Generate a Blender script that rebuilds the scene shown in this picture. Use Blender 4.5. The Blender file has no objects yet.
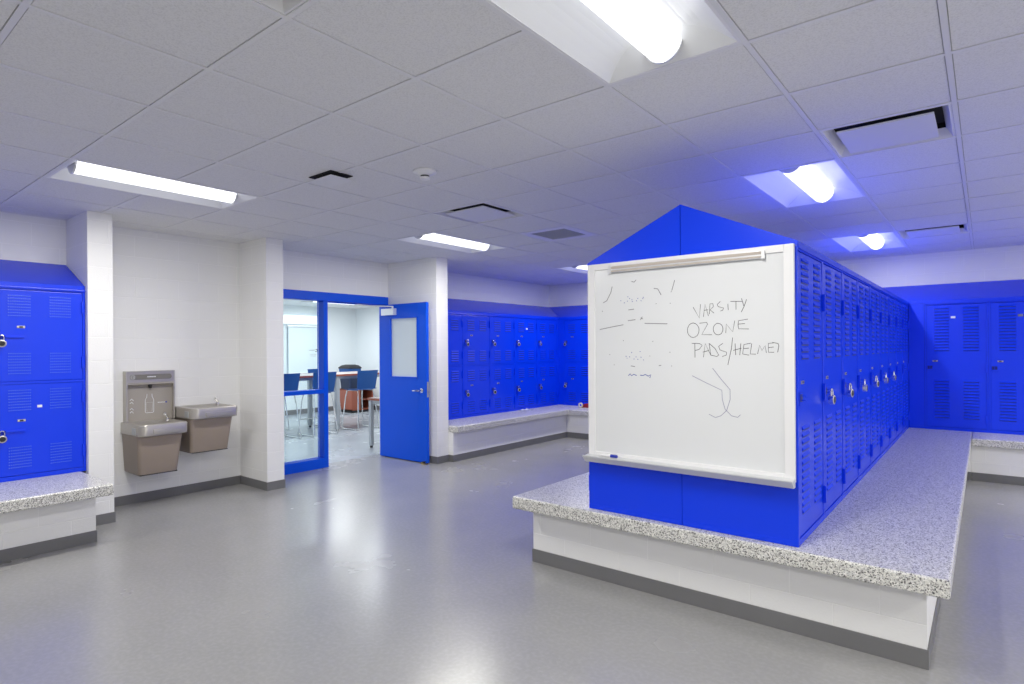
import bpy, bmesh, math, random
from mathutils import Vector, Matrix
random.seed(7)
C = bpy.context.scene.collection
SC = bpy.context.scene
PI = math.pi

# ---------------------------------------------------------------- camera, world, exposure
cam_data = bpy.data.cameras.new('camera')
cam = bpy.data.objects.new('camera', cam_data)
C.objects.link(cam)
cam_data.sensor_fit = 'HORIZONTAL'
cam_data.sensor_width = 36.0
cam_data.lens = 36.0 * 590.5 / 1024.0
cam_data.shift_y = (348.13 - 342.0) / 1024.0
cam_data.clip_start = 0.05
cam_data.clip_end = 100
YAW, ROLL = 0.6754, -0.0065
cam.matrix_world = (Matrix.Translation((0, 0, 1.488)) @ Matrix.Rotation(YAW, 4, 'Z')
                    @ Matrix.Rotation(PI / 2, 4, 'X') @ Matrix.Rotation(ROLL, 4, 'Z'))
SC.camera = cam

world = bpy.data.worlds.new('world')
SC.world = world
world.use_nodes = True
world.node_tree.nodes['Background'].inputs[0].default_value = (0.8, 0.88, 1.0, 1)
world.node_tree.nodes['Background'].inputs[1].default_value = 0.25
SC.view_settings.view_transform = 'Standard'
SC.view_settings.look = 'None'
SC.view_settings.gamma = 1.0
SC.view_settings.use_curve_mapping = False
SC.view_settings.exposure = 0.24
SC.cycles.use_denoising = True
SC.cycles.max_bounces = 10
SC.cycles.diffuse_bounces = 6
SC.cycles.sample_clamp_indirect = 6.0
LENS = 1.5             # glow of the lit lenses in the ceiling lights
LAMP = 30.0            # watts of each ceiling light
LAMP2 = 38.0           # watts of each ceiling light in the next room

# ---------------------------------------------------------------- dimensions (metres)
CH = 2.67              # ceiling
XW = -6.487            # left wall
XR = 3.7               # right wall
YF = 9.247             # far wall
YN = -4.4              # wall behind
XL = -5.965            # fronts of the lockers on the left wall
YL = 8.79              # fronts of the lockers on the far wall
ZS = 0.47              # bench top
ZT = 2.0               # locker top
TH = 0.085             # bench slab thickness
U = 0.6096             # two feet: a locker's width and a ceiling tile
GX, GY = -0.1105, 1.1476
COVE = 0.09

# ---------------------------------------------------------------- materials
def new_mat(name):
    m = bpy.data.materials.new(name)
    m.use_nodes = True
    nt = m.node_tree
    return m, nt, nt.nodes['Principled BSDF']

def N(nt, kind, **kw):
    n = nt.nodes.new(kind)
    for k, v in kw.items():
        setattr(n, k, v)
    return n

def plain(name, col, rough=0.5, metal=0.0, bump=0.0, bscale=200.0, emit=None, coat=0.0, var=0.0, spec=None, baniso=None):
    m, nt, b = new_mat(name)
    b.inputs['Base Color'].default_value = (*col, 1)
    b.inputs['Roughness'].default_value = rough
    b.inputs['Metallic'].default_value = metal
    if coat:
        b.inputs['Coat Weight'].default_value = coat
        b.inputs['Coat Roughness'].default_value = 0.15
    if spec is not None:
        b.inputs['Specular IOR Level'].default_value = spec
    tc = N(nt, 'ShaderNodeTexCoord')
    if var:
        nz = N(nt, 'ShaderNodeTexNoise')
        nz.inputs['Scale'].default_value = 3.0
        nz.inputs['Detail'].default_value = 4.0
        nt.links.new(tc.outputs['Object'], nz.inputs['Vector'])
        mx = N(nt, 'ShaderNodeMix', data_type='RGBA')
        mx.inputs[6].default_value = (*[c * (1 - var) for c in col], 1)
        mx.inputs[7].default_value = (*[min(1, c * (1 + var)) for c in col], 1)
        nt.links.new(nz.outputs['Fac'], mx.inputs[0])
        nt.links.new(mx.outputs[2], b.inputs['Base Color'])
    if bump:
        nz = N(nt, 'ShaderNodeTexNoise')
        nz.inputs['Scale'].default_value = bscale
        nt.links.new(tc.outputs['Object'], nz.inputs['Vector'])
        bp = N(nt, 'ShaderNodeBump')
        bp.inputs['Strength'].default_value = bump
        bp.inputs['Distance'].default_value = 0.002
        nt.links.new(nz.outputs['Fac'], bp.inputs['Height'])
        nt.links.new(bp.outputs['Normal'], b.inputs['Normal'])
    if emit:
        b.inputs['Emission Color'].default_value = (*emit[0], 1)
        b.inputs['Emission Strength'].default_value = emit[1]
    return m

def block_mat(name, col, joint):
    """painted concrete block, joints run on world height and along the wall"""
    m, nt, b = new_mat(name)
    geo = N(nt, 'ShaderNodeNewGeometry')
    sp = N(nt, 'ShaderNodeSeparateXYZ')
    sn = N(nt, 'ShaderNodeSeparateXYZ')
    nt.links.new(geo.outputs['Position'], sp.inputs[0])
    nt.links.new(geo.outputs['True Normal'], sn.inputs[0])
    ab = N(nt, 'ShaderNodeMath', operation='ABSOLUTE')
    nt.links.new(sn.outputs['X'], ab.inputs[0])
    gt = N(nt, 'ShaderNodeMath', operation='GREATER_THAN')
    gt.inputs[1].default_value = 0.5
    nt.links.new(ab.outputs[0], gt.inputs[0])
    mx = N(nt, 'ShaderNodeMix', data_type='FLOAT')
    nt.links.new(gt.outputs[0], mx.inputs[0])
    nt.links.new(sp.outputs['X'], mx.inputs[2])
    nt.links.new(sp.outputs['Y'], mx.inputs[3])
    cb = N(nt, 'ShaderNodeCombineXYZ')
    nt.links.new(mx.outputs[0], cb.inputs[0])
    nt.links.new(sp.outputs['Z'], cb.inputs[1])
    br = N(nt, 'ShaderNodeTexBrick')
    br.inputs['Scale'].default_value = 1.0
    br.inputs['Mortar Size'].default_value = 0.0036
    br.inputs['Mortar Smooth'].default_value = 0.6
    br.inputs['Brick Width'].default_value = 0.401
    br.inputs['Row Height'].default_value = 0.2005
    br.inputs['Color1'].default_value = (*col, 1)
    br.inputs['Color2'].default_value = (*col, 1)
    br.inputs['Mortar'].default_value = (*joint, 1)
    nt.links.new(cb.outputs[0], br.inputs['Vector'])
    nt.links.new(br.outputs['Color'], b.inputs['Base Color'])
    b.inputs['Roughness'].default_value = 0.42
    nz = N(nt, 'ShaderNodeTexNoise')
    nz.inputs['Scale'].default_value = 90.0
    nz.inputs['Detail'].default_value = 5.0
    nt.links.new(geo.outputs['Position'], nz.inputs['Vector'])
    ad = N(nt, 'ShaderNodeMath', operation='MULTIPLY_ADD')
    nt.links.new(br.outputs['Fac'], ad.inputs[0])
    ad.inputs[1].default_value = -1.6
    nt.links.new(nz.outputs['Fac'], ad.inputs[2])
    bp = N(nt, 'ShaderNodeBump')
    bp.inputs['Strength'].default_value = 0.5
    bp.inputs['Distance'].default_value = 0.0022
    nt.links.new(ad.outputs[0], bp.inputs['Height'])
    nt.links.new(bp.outputs['Normal'], b.inputs['Normal'])
    return m

def floor_mat(name, dark, mid, lite, rough):
    m, nt, b = new_mat(name)
    geo = N(nt, 'ShaderNodeNewGeometry')
    big = N(nt, 'ShaderNodeTexNoise')
    big.inputs['Scale'].default_value = 1.3
    big.inputs['Detail'].default_value = 4.0
    big.inputs['Roughness'].default_value = 0.62
    big.inputs['Distortion'].default_value = 0.0
    nt.links.new(geo.outputs['Position'], big.inputs['Vector'])
    r = N(nt, 'ShaderNodeValToRGB')
    r.color_ramp.elements[0].position = 0.22
    r.color_ramp.elements[0].color = (*dark, 1)
    r.color_ramp.elements[1].position = 0.62
    r.color_ramp.elements[1].color = (*mid, 1)
    nt.links.new(big.outputs['Fac'], r.inputs['Fac'])
    sm = N(nt, 'ShaderNodeTexNoise')
    sm.inputs['Scale'].default_value = 42.0
    sm.inputs['Detail'].default_value = 3.0
    nt.links.new(geo.outputs['Position'], sm.inputs['Vector'])
    r2 = N(nt, 'ShaderNodeValToRGB')
    r2.color_ramp.elements[0].position = 0.42
    r2.color_ramp.elements[0].color = (0, 0, 0, 1)
    r2.color_ramp.elements[1].position = 0.75
    r2.color_ramp.elements[1].color = (0.30, 0.30, 0.30, 1)
    nt.links.new(sm.outputs['Fac'], r2.inputs['Fac'])
    mx = N(nt, 'ShaderNodeMix', data_type='RGBA')
    nt.links.new(r2.outputs['Color'], mx.inputs[0])
    nt.links.new(r.outputs['Color'], mx.inputs[6])
    mx.inputs[7].default_value = (*lite, 1)
    nt.links.new(mx.outputs[2], b.inputs['Base Color'])
    rr = N(nt, 'ShaderNodeMapRange')
    rr.inputs['To Min'].default_value = rough - 0.05
    rr.inputs['To Max'].default_value = rough + 0.08
    nt.links.new(big.outputs['Fac'], rr.inputs['Value'])
    nt.links.new(rr.outputs[0], b.inputs['Roughness'])
    bp = N(nt, 'ShaderNodeBump')
    b.inputs['Specular IOR Level'].default_value = 0.85
    bp.inputs['Strength'].default_value = 0.05
    bp.inputs['Distance'].default_value = 0.001
    nt.links.new(sm.outputs['Fac'], bp.inputs['Height'])
    nt.links.new(bp.outputs['Normal'], b.inputs['Normal'])
    return m

def terrazzo_mat(name):
    m, nt, b = new_mat(name)
    geo = N(nt, 'ShaderNodeNewGeometry')
    v = N(nt, 'ShaderNodeTexVoronoi')
    v.inputs['Scale'].default_value = 205.0
    nt.links.new(geo.outputs['Position'], v.inputs['Vector'])
    sp = N(nt, 'ShaderNodeSeparateColor')
    nt.links.new(v.outputs['Color'], sp.inputs[0])
    r = N(nt, 'ShaderNodeValToRGB')
    r.color_ramp.interpolation = 'CONSTANT'
    els = r.color_ramp.elements
    els[0].position = 0.0
    els[0].color = (0.045, 0.045, 0.05, 1)
    els[1].position = 0.11
    els[1].color = (0.30, 0.29, 0.28, 1)
    for p, c in ((0.26, (0.60, 0.60, 0.58, 1)), (0.55, (0.70, 0.69, 0.65, 1)), (0.83, (0.84, 0.83, 0.80, 1))):
        e = els.new(p)
        e.color = c
    nt.links.new(sp.outputs[0], r.inputs['Fac'])
    nt.links.new(r.outputs['Color'], b.inputs['Base Color'])
    b.inputs['Roughness'].default_value = 0.3
    return m

def tile_mat(name, col):
    m, nt, b = new_mat(name)
    geo = N(nt, 'ShaderNodeNewGeometry')
    nz = N(nt, 'ShaderNodeTexNoise')
    nz.inputs['Scale'].default_value = 160.0
    nz.inputs['Detail'].default_value = 4.0
    nt.links.new(geo.outputs['Position'], nz.inputs['Vector'])
    r = N(nt, 'ShaderNodeValToRGB')
    r.color_ramp.elements[0].position = 0.30
    r.color_ramp.elements[0].color = (*[c * 0.86 for c in col], 1)
    r.color_ramp.elements[1].position = 0.55
    r.color_ramp.elements[1].color = (*col, 1)
    nt.links.new(nz.outputs['Fac'], r.inputs['Fac'])
    nt.links.new(r.outputs['Color'], b.inputs['Base Color'])
    b.inputs['Roughness'].default_value = 0.9
    b.inputs['Specular IOR Level'].default_value = 0.2
    return m

def glass_mat(name, tint=(0.93, 0.98, 0.98)):
    m, nt, b = new_mat(name)
    nt.nodes.remove(b)
    out = [n for n in nt.nodes if n.type == 'OUTPUT_MATERIAL'][0]
    tr = N(nt, 'ShaderNodeBsdfTransparent')
    tr.inputs[0].default_value = (*tint, 1)
    gl = N(nt, 'ShaderNodeBsdfGlossy')
    gl.inputs['Roughness'].default_value = 0.02
    fr = N(nt, 'ShaderNodeFresnel')
    fr.inputs[0].default_value = 1.45
    mx = N(nt, 'ShaderNodeMixShader')
    nt.links.new(fr.outputs[0], mx.inputs[0])
    nt.links.new(tr.outputs[0], mx.inputs[1])
    nt.links.new(gl.outputs[0], mx.inputs[2])
    nt.links.new(mx.outputs[0], out.inputs[0])
    return m

M = {}
M['block'] = block_mat('painted block', (0.85, 0.85, 0.85), (0.915, 0.915, 0.915))  # joints lighter than the block, painting the highlights along them
M['floor'] = floor_mat('epoxy floor', (0.285, 0.285, 0.29), (0.315, 0.312, 0.314), (0.42, 0.42, 0.43), 0.24)
M['floor2'] = floor_mat('epoxy floor next room', (0.33, 0.36, 0.40), (0.40, 0.43, 0.47), (0.5, 0.53, 0.56), 0.25)
M['terrazzo'] = terrazzo_mat('terrazzo')
M['tile'] = tile_mat('ceiling tile', (0.79, 0.79, 0.80))
M['reveal'] = plain('shadow reveal', (0.42, 0.42, 0.42), 0.9)  # darker grey paints the shade beside the grid bars
M['tbar'] = plain('ceiling grid', (0.76, 0.76, 0.78), 0.5)
M['cove'] = plain('rubber cove', (0.165, 0.165, 0.172), 0.5, var=0.12)
M['blue'] = plain('locker blue enamel', (0.0006, 0.044, 0.84), 0.26, bump=0.04, bscale=260, spec=0.4)
M['blue2'] = plain('door blue enamel', (0.001, 0.090, 0.76), 0.4, spec=0.25)
M['vent'] = plain('locker blue enamel on the vents', (0.0008, 0.045, 0.84), 0.5, spec=0.2)
M['slot'] = plain('slot dark', (0.0, 0.012, 0.22), 0.6)
M['perf'] = plain('perforation highlight', (0.10, 0.25, 0.85), 0.35)  # lighter blue dots paint the highlights on the perforations
M['chrome'] = plain('chrome', (0.78, 0.78, 0.78), 0.18, 1.0)
M['steel'] = plain('stainless steel', (0.50, 0.475, 0.445), 0.36, 0.65, bump=0.1, bscale=60)
M['taupe'] = plain('taupe enamel', (0.33, 0.27, 0.225), 0.40)
M['taupe2'] = plain('taupe plastic', (0.36, 0.33, 0.30), 0.42)
M['strip'] = plain('display grey', (0.19, 0.18, 0.17), 0.4)
M['glow'] = plain('lit wall fitting', (0.9, 0.9, 0.9), 0.5, emit=((0.95, 0.99, 1.0), 0.55))
M['brass'] = plain('brass', (0.62, 0.45, 0.2), 0.3, 1.0)
M['black'] = plain('black plastic', (0.015, 0.015, 0.018), 0.4)
M['white'] = plain('white enamel', (0.82, 0.82, 0.83), 0.35)
M['reflector'] = plain('white reflector', (0.88, 0.89, 0.90), 0.35)
M['board'] = plain('dry erase surface', (0.755, 0.77, 0.785), 0.18, coat=0.2)
M['alu'] = plain('satin aluminium', (0.74, 0.75, 0.76), 0.38, 0.55)
M['cork'] = plain('tan cork strip', (0.52, 0.46, 0.41), 0.9, var=0.2)
M['lens'] = plain('lit lens', (0.95, 0.95, 0.95), 0.4, emit=((0.97, 0.985, 1.0), LENS))
M['lens2'] = plain('lit lens next room', (0.95, 0.95, 0.95), 0.4, emit=((0.93, 0.98, 1.0), LENS))
M['ink'] = plain('grey marker ink', (0.10, 0.10, 0.11), 0.6)
M['inkfaint'] = plain('faint purple marker ink', (0.30, 0.30, 0.42), 0.6)
M['inkblue'] = plain('blue marker ink', (0.12, 0.15, 0.42), 0.6)
M['inkgrey'] = plain('light grey marker ink', (0.25, 0.25, 0.27), 0.6)
M['sticker'] = plain('white sticker', (0.85, 0.87, 0.9), 0.5)
M['pane'] = glass_mat('clear glass')
M['pale_pane'] = plain('pale opaque pane', (0.72, 0.80, 0.82), 0.25)  # even pale colour, opaque, nothing shows through the pane
M['wall2'] = plain('white paint next room', (0.80, 0.845, 0.86), 0.6)
M['wood'] = plain('red brown laminate', (0.30, 0.085, 0.05), 0.35, var=0.15)
M['top'] = plain('table laminate', (0.42, 0.36, 0.34), 0.35)
M['shell'] = plain('blue plastic shell', (0.004, 0.075, 0.30), 0.4)
M['greymetal'] = plain('grey painted metal', (0.42, 0.44, 0.47), 0.35, 0.4)
M['navy'] = plain('dark navy plastic', (0.008, 0.02, 0.06), 0.5)
M['red'] = plain('dark red cloth', (0.30, 0.01, 0.03), 0.8)
M['cream'] = plain('cream plastic', (0.75, 0.66, 0.45), 0.5)
M['bluecap'] = plain('blue marker cap', (0.02, 0.04, 0.42), 0.4)
M['dark'] = plain('duct dark', (0.02, 0.02, 0.022), 0.9)
M['grille'] = plain('grey grille', (0.42, 0.43, 0.44), 0.6)

# ---------------------------------------------------------------- mesh helpers
class MB:
    """collects shapes, then builds them as one mesh object"""
    def __init__(self):
        self.v, self.f, self.mi, self.mats = [], [], [], []
    def slot(self, m):
        if m not in self.mats:
            self.mats.append(m)
        return self.mats.index(m)
    def add(self, vs, fs, m):
        k = len(self.v)
        s = self.slot(m)
        self.v += [tuple(v) for v in vs]
        for f in fs:
            self.f.append(tuple(i + k for i in f))
            self.mi.append(s)
        return self
    def box(self, x0, x1, y0, y1, z0, z1, m, c=0.0):
        """box with its edges chamfered by c"""
        x0, x1 = min(x0, x1), max(x0, x1)
        y0, y1 = min(y0, y1), max(y0, y1)
        z0, z1 = min(z0, z1), max(z0, z1)
        if c <= 0:
            vs = [(x, y, z) for x in (x0, x1) for y in (y0, y1) for z in (z0, z1)]
            fs = [(0, 1, 3, 2), (4, 6, 7, 5), (0, 4, 5, 1), (2, 3, 7, 6), (0, 2, 6, 4), (1, 5, 7, 3)]
            return self.add(vs, fs, m)
        c = min(c, (x1 - x0) / 2.01, (y1 - y0) / 2.01, (z1 - z0) / 2.01)
        bm = bmesh.new()
        bmesh.ops.create_cube(bm, size=1.0)
        bmesh.ops.scale(bm, vec=(x1 - x0, y1 - y0, z1 - z0), verts=bm.verts)
        bmesh.ops.translate(bm, vec=((x0 + x1) / 2, (y0 + y1) / 2, (z0 + z1) / 2), verts=bm.verts)
        bmesh.ops.bevel(bm, geom=list(bm.edges), offset=c, segments=2, profile=0.7, affect='EDGES')
        bm.verts.ensure_lookup_table()
        self.add([v.co[:] for v in bm.verts], [[v.index for v in f.verts] for f in bm.faces], m)
        bm.free()
        return self
    def prism(self, poly, axis, a, b, m):
        """polygon of (u, v) pushed along an axis from a to b; u, v are the other two axes in order"""
        def P(u, v, w):
            return {'x': (w, u, v), 'y': (u, w, v), 'z': (u, v, w)}[axis]
        n = len(poly)
        vs = [P(u, v, a) for u, v in poly] + [P(u, v, b) for u, v in poly]
        fs = [tuple(range(n))[::-1], tuple(range(n, 2 * n))]
        fs += [(i, (i + 1) % n, n + (i + 1) % n, n + i) for i in range(n)]
        return self.add(vs, fs, m)
    def tube(self, pts, r, m, n=8):
        """round rod through the points, closed at both ends"""
        pts = [Vector(p) for p in pts]
        rings = []
        for i, p in enumerate(pts):
            if i == 0:
                d = pts[1] - p
            elif i == len(pts) - 1:
                d = p - pts[i - 1]
            else:
                d = (pts[i + 1] - p).normalized() + (p - pts[i - 1]).normalized()
            d.normalize()
            up = Vector((0, 0, 1)) if abs(d.z) < 0.9 else Vector((0, 1, 0))
            a = d.cross(up).normalized()
            b = d.cross(a).normalized()
            rr = r[i] if isinstance(r, (list, tuple)) else r
            rings.append([p + a * rr * math.cos(2 * PI * k / n) + b * rr * math.sin(2 * PI * k / n) for k in range(n)])
        vs = [v for ring in rings for v in ring]
        fs = [tuple(range(n)), tuple(range((len(pts) - 1) * n, len(pts) * n))[::-1]]
        for i in range(len(pts) - 1):
            for k in range(n):
                fs.append((i * n + k, (i + 1) * n + k, (i + 1) * n + (k + 1) % n, i * n + (k + 1) % n))
        return self.add([v[:] for v in vs], fs, m)
    def lathe(self, prof, cx, cy, m, n=24):
        """profile of (radius, z) spun about a vertical axis"""
        vs, fs = [], []
        for r, z in prof:
            for k in range(n):
                vs.append((cx + r * math.cos(2 * PI * k / n), cy + r * math.sin(2 * PI * k / n), z))
        for i in range(len(prof) - 1):
            for k in range(n):
                fs.append((i * n + k, i * n + (k + 1) % n, (i + 1) * n + (k + 1) % n, (i + 1) * n + k))
        fs.append(tuple(range(n))[::-1])
        fs.append(tuple(range((len(prof) - 1) * n, len(prof) * n)))
        return self.add(vs, fs, m)
    def build(self, name, parent=None, smooth=False, loc=(0, 0, 0), fix=True):
        me = bpy.data.meshes.new(name)
        me.from_pydata(self.v, [], self.f)
        for m in self.mats:
            me.materials.append(m)
        for p, s in zip(me.polygons, self.mi):
            p.material_index = s
        if fix:
            bm = bmesh.new()
            bm.from_mesh(me)
            bmesh.ops.recalc_face_normals(bm, faces=bm.faces)
            bm.to_mesh(me)
            bm.free()
        if smooth:
            for p in me.polygons:
                p.use_smooth = True
            try:
                me.set_sharp_from_angle(angle=math.radians(40))
            except Exception:
                pass
        me.update()
        o = bpy.data.objects.new(name, me)
        o.location = loc
        C.objects.link(o)
        if parent:
            o.parent = parent
        return o

def tag(o, label=None, cat=None, group=None, kind=None):
    if label:
        o['label'] = label
    if cat:
        o['category'] = cat
    if group:
        o['group'] = group
    if kind:
        o['kind'] = kind
    return o

def thing(name, label, cat, loc=(0, 0, 0), rz=0.0, group=None):
    o = bpy.data.objects.new(name, None)
    o.empty_display_size = 0.1
    C.objects.link(o)
    o.location = loc
    o.rotation_euler = (0, 0, rz)
    return tag(o, label, cat, group)

def struct(name, mb, smooth=False):
    o = mb.build(name, smooth=smooth)
    o['kind'] = 'structure'
    return o

def copy_tree(o, parent=None):
    c = o.copy()
    C.objects.link(c)
    if parent:
        c.parent = parent
    for ch in list(o.children):
        copy_tree(ch, c)
    return c

def dup(src, label, loc, rz=None, group=None):
    c = copy_tree(src)
    c.location = loc
    if rz is not None:
        c.rotation_euler = (0, 0, rz)
    c['label'] = label
    if group:
        c['group'] = group
    return c

# ================================================================ the room
P1 = (1.652, 1.839, -5.91)      # piers on the left wall: y0, y1, front
P2 = (3.240, 3.435, -5.91)
P3 = (5.345, 5.549, -5.525)
HEAD = 2.207                    # top of the door frame

# ---- ceiling: lay-in tiles, left out where a fitting sits
LIGHTS = [(i, j) for i in (-8, -2, 4) for j in (-5, 0, 5, 10)]
PLAQUES = [(-6, 4), (-1, 4), (-1, 10), (-3, -1)]
GRILLE = (-6, 6)
holes = set()
for i, j in LIGHTS:
    holes |= {(i, j), (i, j + 1)}
for t in PLAQUES + [GRILLE]:
    holes.add(t)
def tx(i): return GX + i * U
def ty(j): return GY + j * U
W2 = 0.011
i0, i1 = -11, 6
j0, j1 = -10, 13
mb = MB()
for i in range(i0, i1 + 1):
    for j in range(j0, j1 + 1):
        if (i, j) in holes:
            continue
        a, b = max(tx(i), XW), min(tx(i + 1), XR)
        c, d = max(ty(j), YN), min(ty(j + 1), YF)
        if b <= a or d <= c:
            continue
        mb.box(a, b, c, d, CH + 0.006, CH + 0.022, M['reveal'])
        e = W2 + 0.0035
        mb.box(max(tx(i) + e, XW), min(tx(i + 1) - e, XR), max(ty(j) + e, YN), min(ty(j + 1) - e, YF), CH + 0.002, CH + 0.006, M['tile'])
struct('ceiling', mb)
mb = MB()
for i in range(i0, i1 + 2):
    x = tx(i)
    if XW < x < XR:
        mb.box(x - W2, x + W2, YN, YF, CH - 0.001, CH + 0.01, M['tbar'])
for j in range(j0, j1 + 2):
    y = ty(j)
    if not (YN < y < YF):
        continue
    for i in range(i0, i1 + 1):
        if (i, j) in holes and (i, j - 1) in holes and (i, j - 1) not in PLAQUES and (i, j) not in PLAQUES:
            continue
        a, b = max(tx(i) + W2, XW), min(tx(i + 1) - W2, XR)
        if b > a:
            mb.box(a, b, y - W2, y + W2, CH - 0.001, CH + 0.01, M['tbar'])
mb.box(XW, XW + 0.02, YN, YF, CH - 0.002, CH + 0.01, M['tbar'])
mb.box(XW, XR, YF - 0.02, YF, CH - 0.002, CH + 0.01, M['tbar'])
mb.box(XR - 0.02, XR, YN, YF, CH - 0.002, CH + 0.01, M['tbar'])
mb.box(XW, XR, YN, YN + 0.02, CH - 0.002, CH + 0.01, M['tbar'])
struct('trim_1', mb)

# ---- floor and walls
struct('floor', MB().box(XW - 0.2, XR + 0.2, YN - 0.2, YF + 0.2, -0.1, 0, M['floor']))
mb = MB()
TOP = CH + 0.12
mb.box(XW - 0.2, XW, YN, P2[1], 0, TOP, M['block'])
mb.box(XW - 0.2, XW, P2[1], P3[0], HEAD, TOP, M['block'])
mb.box(XW - 0.2, XW, P3[0], YF, 0, TOP, M['block'])
struct('wall_left', mb)
struct('wall_far', MB().box(XW - 0.2, XR + 0.2, YF, YF + 0.2, 0, TOP, M['block']))
struct('wall_right', MB().box(XR, XR + 0.2, YN, YF, 0, TOP, M['block']))
struct('wall_near', MB().box(XW - 0.2, XR + 0.2, YN - 0.2, YN, 0, TOP, M['block']))
for n, p in enumerate((P1, P2, P3)):
    struct('wall_pier' if n == 0 else 'wall_pier.%03d' % n, MB().box(XW, p[2], p[0], p[1], 0, CH + 0.01, M['block'], 0.006))
# cove base
mb = MB()
T = 0.007
def cove(x0, x1, y0, y1, h=COVE):
    mb.box(x0, x1, y0, y1, 0, h, M['cove'], 0.003)
cove(XW, XW + T, P1[1], P2[0])
for p in (P1, P2, P3):
    cove(p[2], p[2] + T, p[0] - T, p[1] + T)
    cove(XW + T, p[2], p[0] - T, p[0])
    if p is not P3:
        cove(XW + T, p[2], p[1], p[1] + T)
struct('baseboard_left', mb)
mb = MB()
cove(XR - T, XR, YN, 8.0)
struct('baseboard_right', mb)

# ---- door frame with its side window
mb = MB()
FX0, FX1 = XW - 0.14, XW + 0.004
mb.box(FX0, FX1, P2[1], P3[0], 2.10, HEAD, M['blue2'], 0.003)
mb.box(FX0, FX1, 4.312, 4.372, 0.0, 2.10, M['blue2'], 0.003)
mb.box(FX0, FX1, 5.30, P3[0], 0.0, 2.10, M['blue2'], 0.003)
mb.box(FX0, FX1, P2[1], P2[1] + 0.06, 0.0, 2.10, M['blue2'], 0.003)
mb.box(FX0, FX1, P2[1] + 0.06, 4.312, 0.0, 0.122, M['blue2'], 0.003)
mb.box(FX0, FX1, P2[1] + 0.06, 4.312, 0.935, 0.985, M['blue2'], 0.003)
mb.box(FX0 + 0.055, FX0 + 0.08, 4.372, 4.388, 0.0, 2.10, M['blue2'], 0.002)
mb.box(FX0 + 0.055, FX0 + 0.08, 4.372, 5.30, 2.084, 2.10, M['blue2'], 0.002)
struct('trim_2', mb)
w = struct('window_1', MB().box(XW - 0.115, XW - 0.109, P2[1] + 0.062, 4.310, 0.987, 2.098, M['pane']))
w2 = struct('window_2', MB().box(XW - 0.115, XW - 0.109, P2[1] + 0.062, 4.310, 0.124, 0.933, M['pane']))
# vinyl lettering on the upper pane
mb = MB()
gx = XW - 0.108
def arc_yz(cy, cz, r, a0, a1, n, t, x):
    pts = [(x, cy + r * math.cos(math.radians(a0 + (a1 - a0) * k / n)), cz + r * math.sin(math.radians(a0 + (a1 - a0) * k / n))) for k in range(n + 1)]
    mb.tube(pts, t, M['black'], 5)
arc_yz(4.276, 1.474, 0.014, 130, -150, 12, 0.004, gx)
arc_yz(4.245, 1.478, 0.006, 0, 340, 10, 0.0016, gx)
arc_yz(4.223, 1.478, 0.006, 0, 340, 10, 0.0016, gx)
arc_yz(4.201, 1.478, 0.006, 0, 340, 10, 0.0016, gx)
arc_yz(4.179, 1.478, 0.004, 0, 340, 8, 0.0014, gx)
for k in range(9):
    mb.tube([(gx, 4.190 + k * 0.0105, 1.420), (gx, 4.190 + k * 0.0105 + 0.003, 1.432)], 0.0012, M['ink'], 4)
for k in range(8):
    mb.tube([(gx, 4.196 + k * 0.0105, 1.400), (gx, 4.196 + k * 0.0105 + 0.003, 1.411)], 0.0012, M['ink'], 4)
mb.build('lettering', w)

# ---- the open door
DX0, DX1, DY0, DY1 = -6.555, -5.622, 5.25, 5.294
d = thing('door_1', None, None, (DX0, DY1, 0))
d['kind'] = 'structure'
mb = MB()
ox, oy = DX0, DY1
def L(x0, x1, y0, y1, z0, z1, m, c=0.003):
    mb.box(x0 - ox, x1 - ox, y0 - oy, y1 - oy, z0, z1, m, c)
wx0, wx1, wz0, wz1 = -6.340, -5.785, 1.102, 1.912
L(DX0, wx0, DY0, DY1, 0.012, 2.092, M['blue2'])
L(wx1, DX1, DY0, DY1, 0.012, 2.092, M['blue2'])
L(wx0, wx1, DY0, DY1, 0.012, wz0, M['blue2'], 0)
L(wx0, wx1, DY0, DY1, wz1, 2.092, M['blue2'], 0)
mb.build('leaf', d)
mb = MB()
for a, b, e, f in ((wx0, wx1, wz0, wz0 + 0.015), (wx0, wx1, wz1 - 0.015, wz1), (wx0, wx0 + 0.015, wz0, wz1), (wx1 - 0.015, wx1, wz0, wz1)):
    L(a, b, DY0 - 0.006, DY1 + 0.006, e, f, M['blue2'], 0.002)
gf = mb.build('glazing_bead', d)
mb = MB()
L(wx0 + 0.015, wx1 - 0.015, DY0 + 0.019, DY0 + 0.025, wz0 + 0.015, wz1 - 0.015, M['pale_pane'], 0)
tag(mb.build('pane', d), 'pale glass pane')
# lever handles both sides, latch plate on the edge
for sgn, yy in ((-1, DY0), (1, DY1)):
    mb = MB()
    hx, hz = -5.705, 0.945
    pr = 0.055 if sgn < 0 else 0.036
    mb.tube([(hx - ox, yy - oy, hz), (hx - ox, yy - oy + sgn * 0.012, hz)], 0.03, M['chrome'], 20)
    mb.tube([(hx - ox, yy - oy + sgn * 0.01, hz), (hx - ox, yy - oy + sgn * pr, hz), (hx - ox - 0.02, yy - oy + sgn * (pr + 0.006), hz), (hx - ox - 0.12, yy - oy + sgn * (pr + 0.004), hz - 0.004)], [0.011, 0.011, 0.011, 0.008], M['chrome'], 12)
    tag(mb.build('lever_handle', d, smooth=True), 'chrome lever handle')
mb = MB()
mb.box(DX1 - ox - 0.001, DX1 - ox + 0.0025, DY0 - oy + 0.008, DY1 - oy - 0.008, 0.86, 1.06, M['steel'], 0.001)
mb.box(DX1 - ox, DX1 - ox + 0.013, DY0 - oy + 0.014, DY1 - oy - 0.014, 0.935, 0.955, M['chrome'], 0.002)
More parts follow.
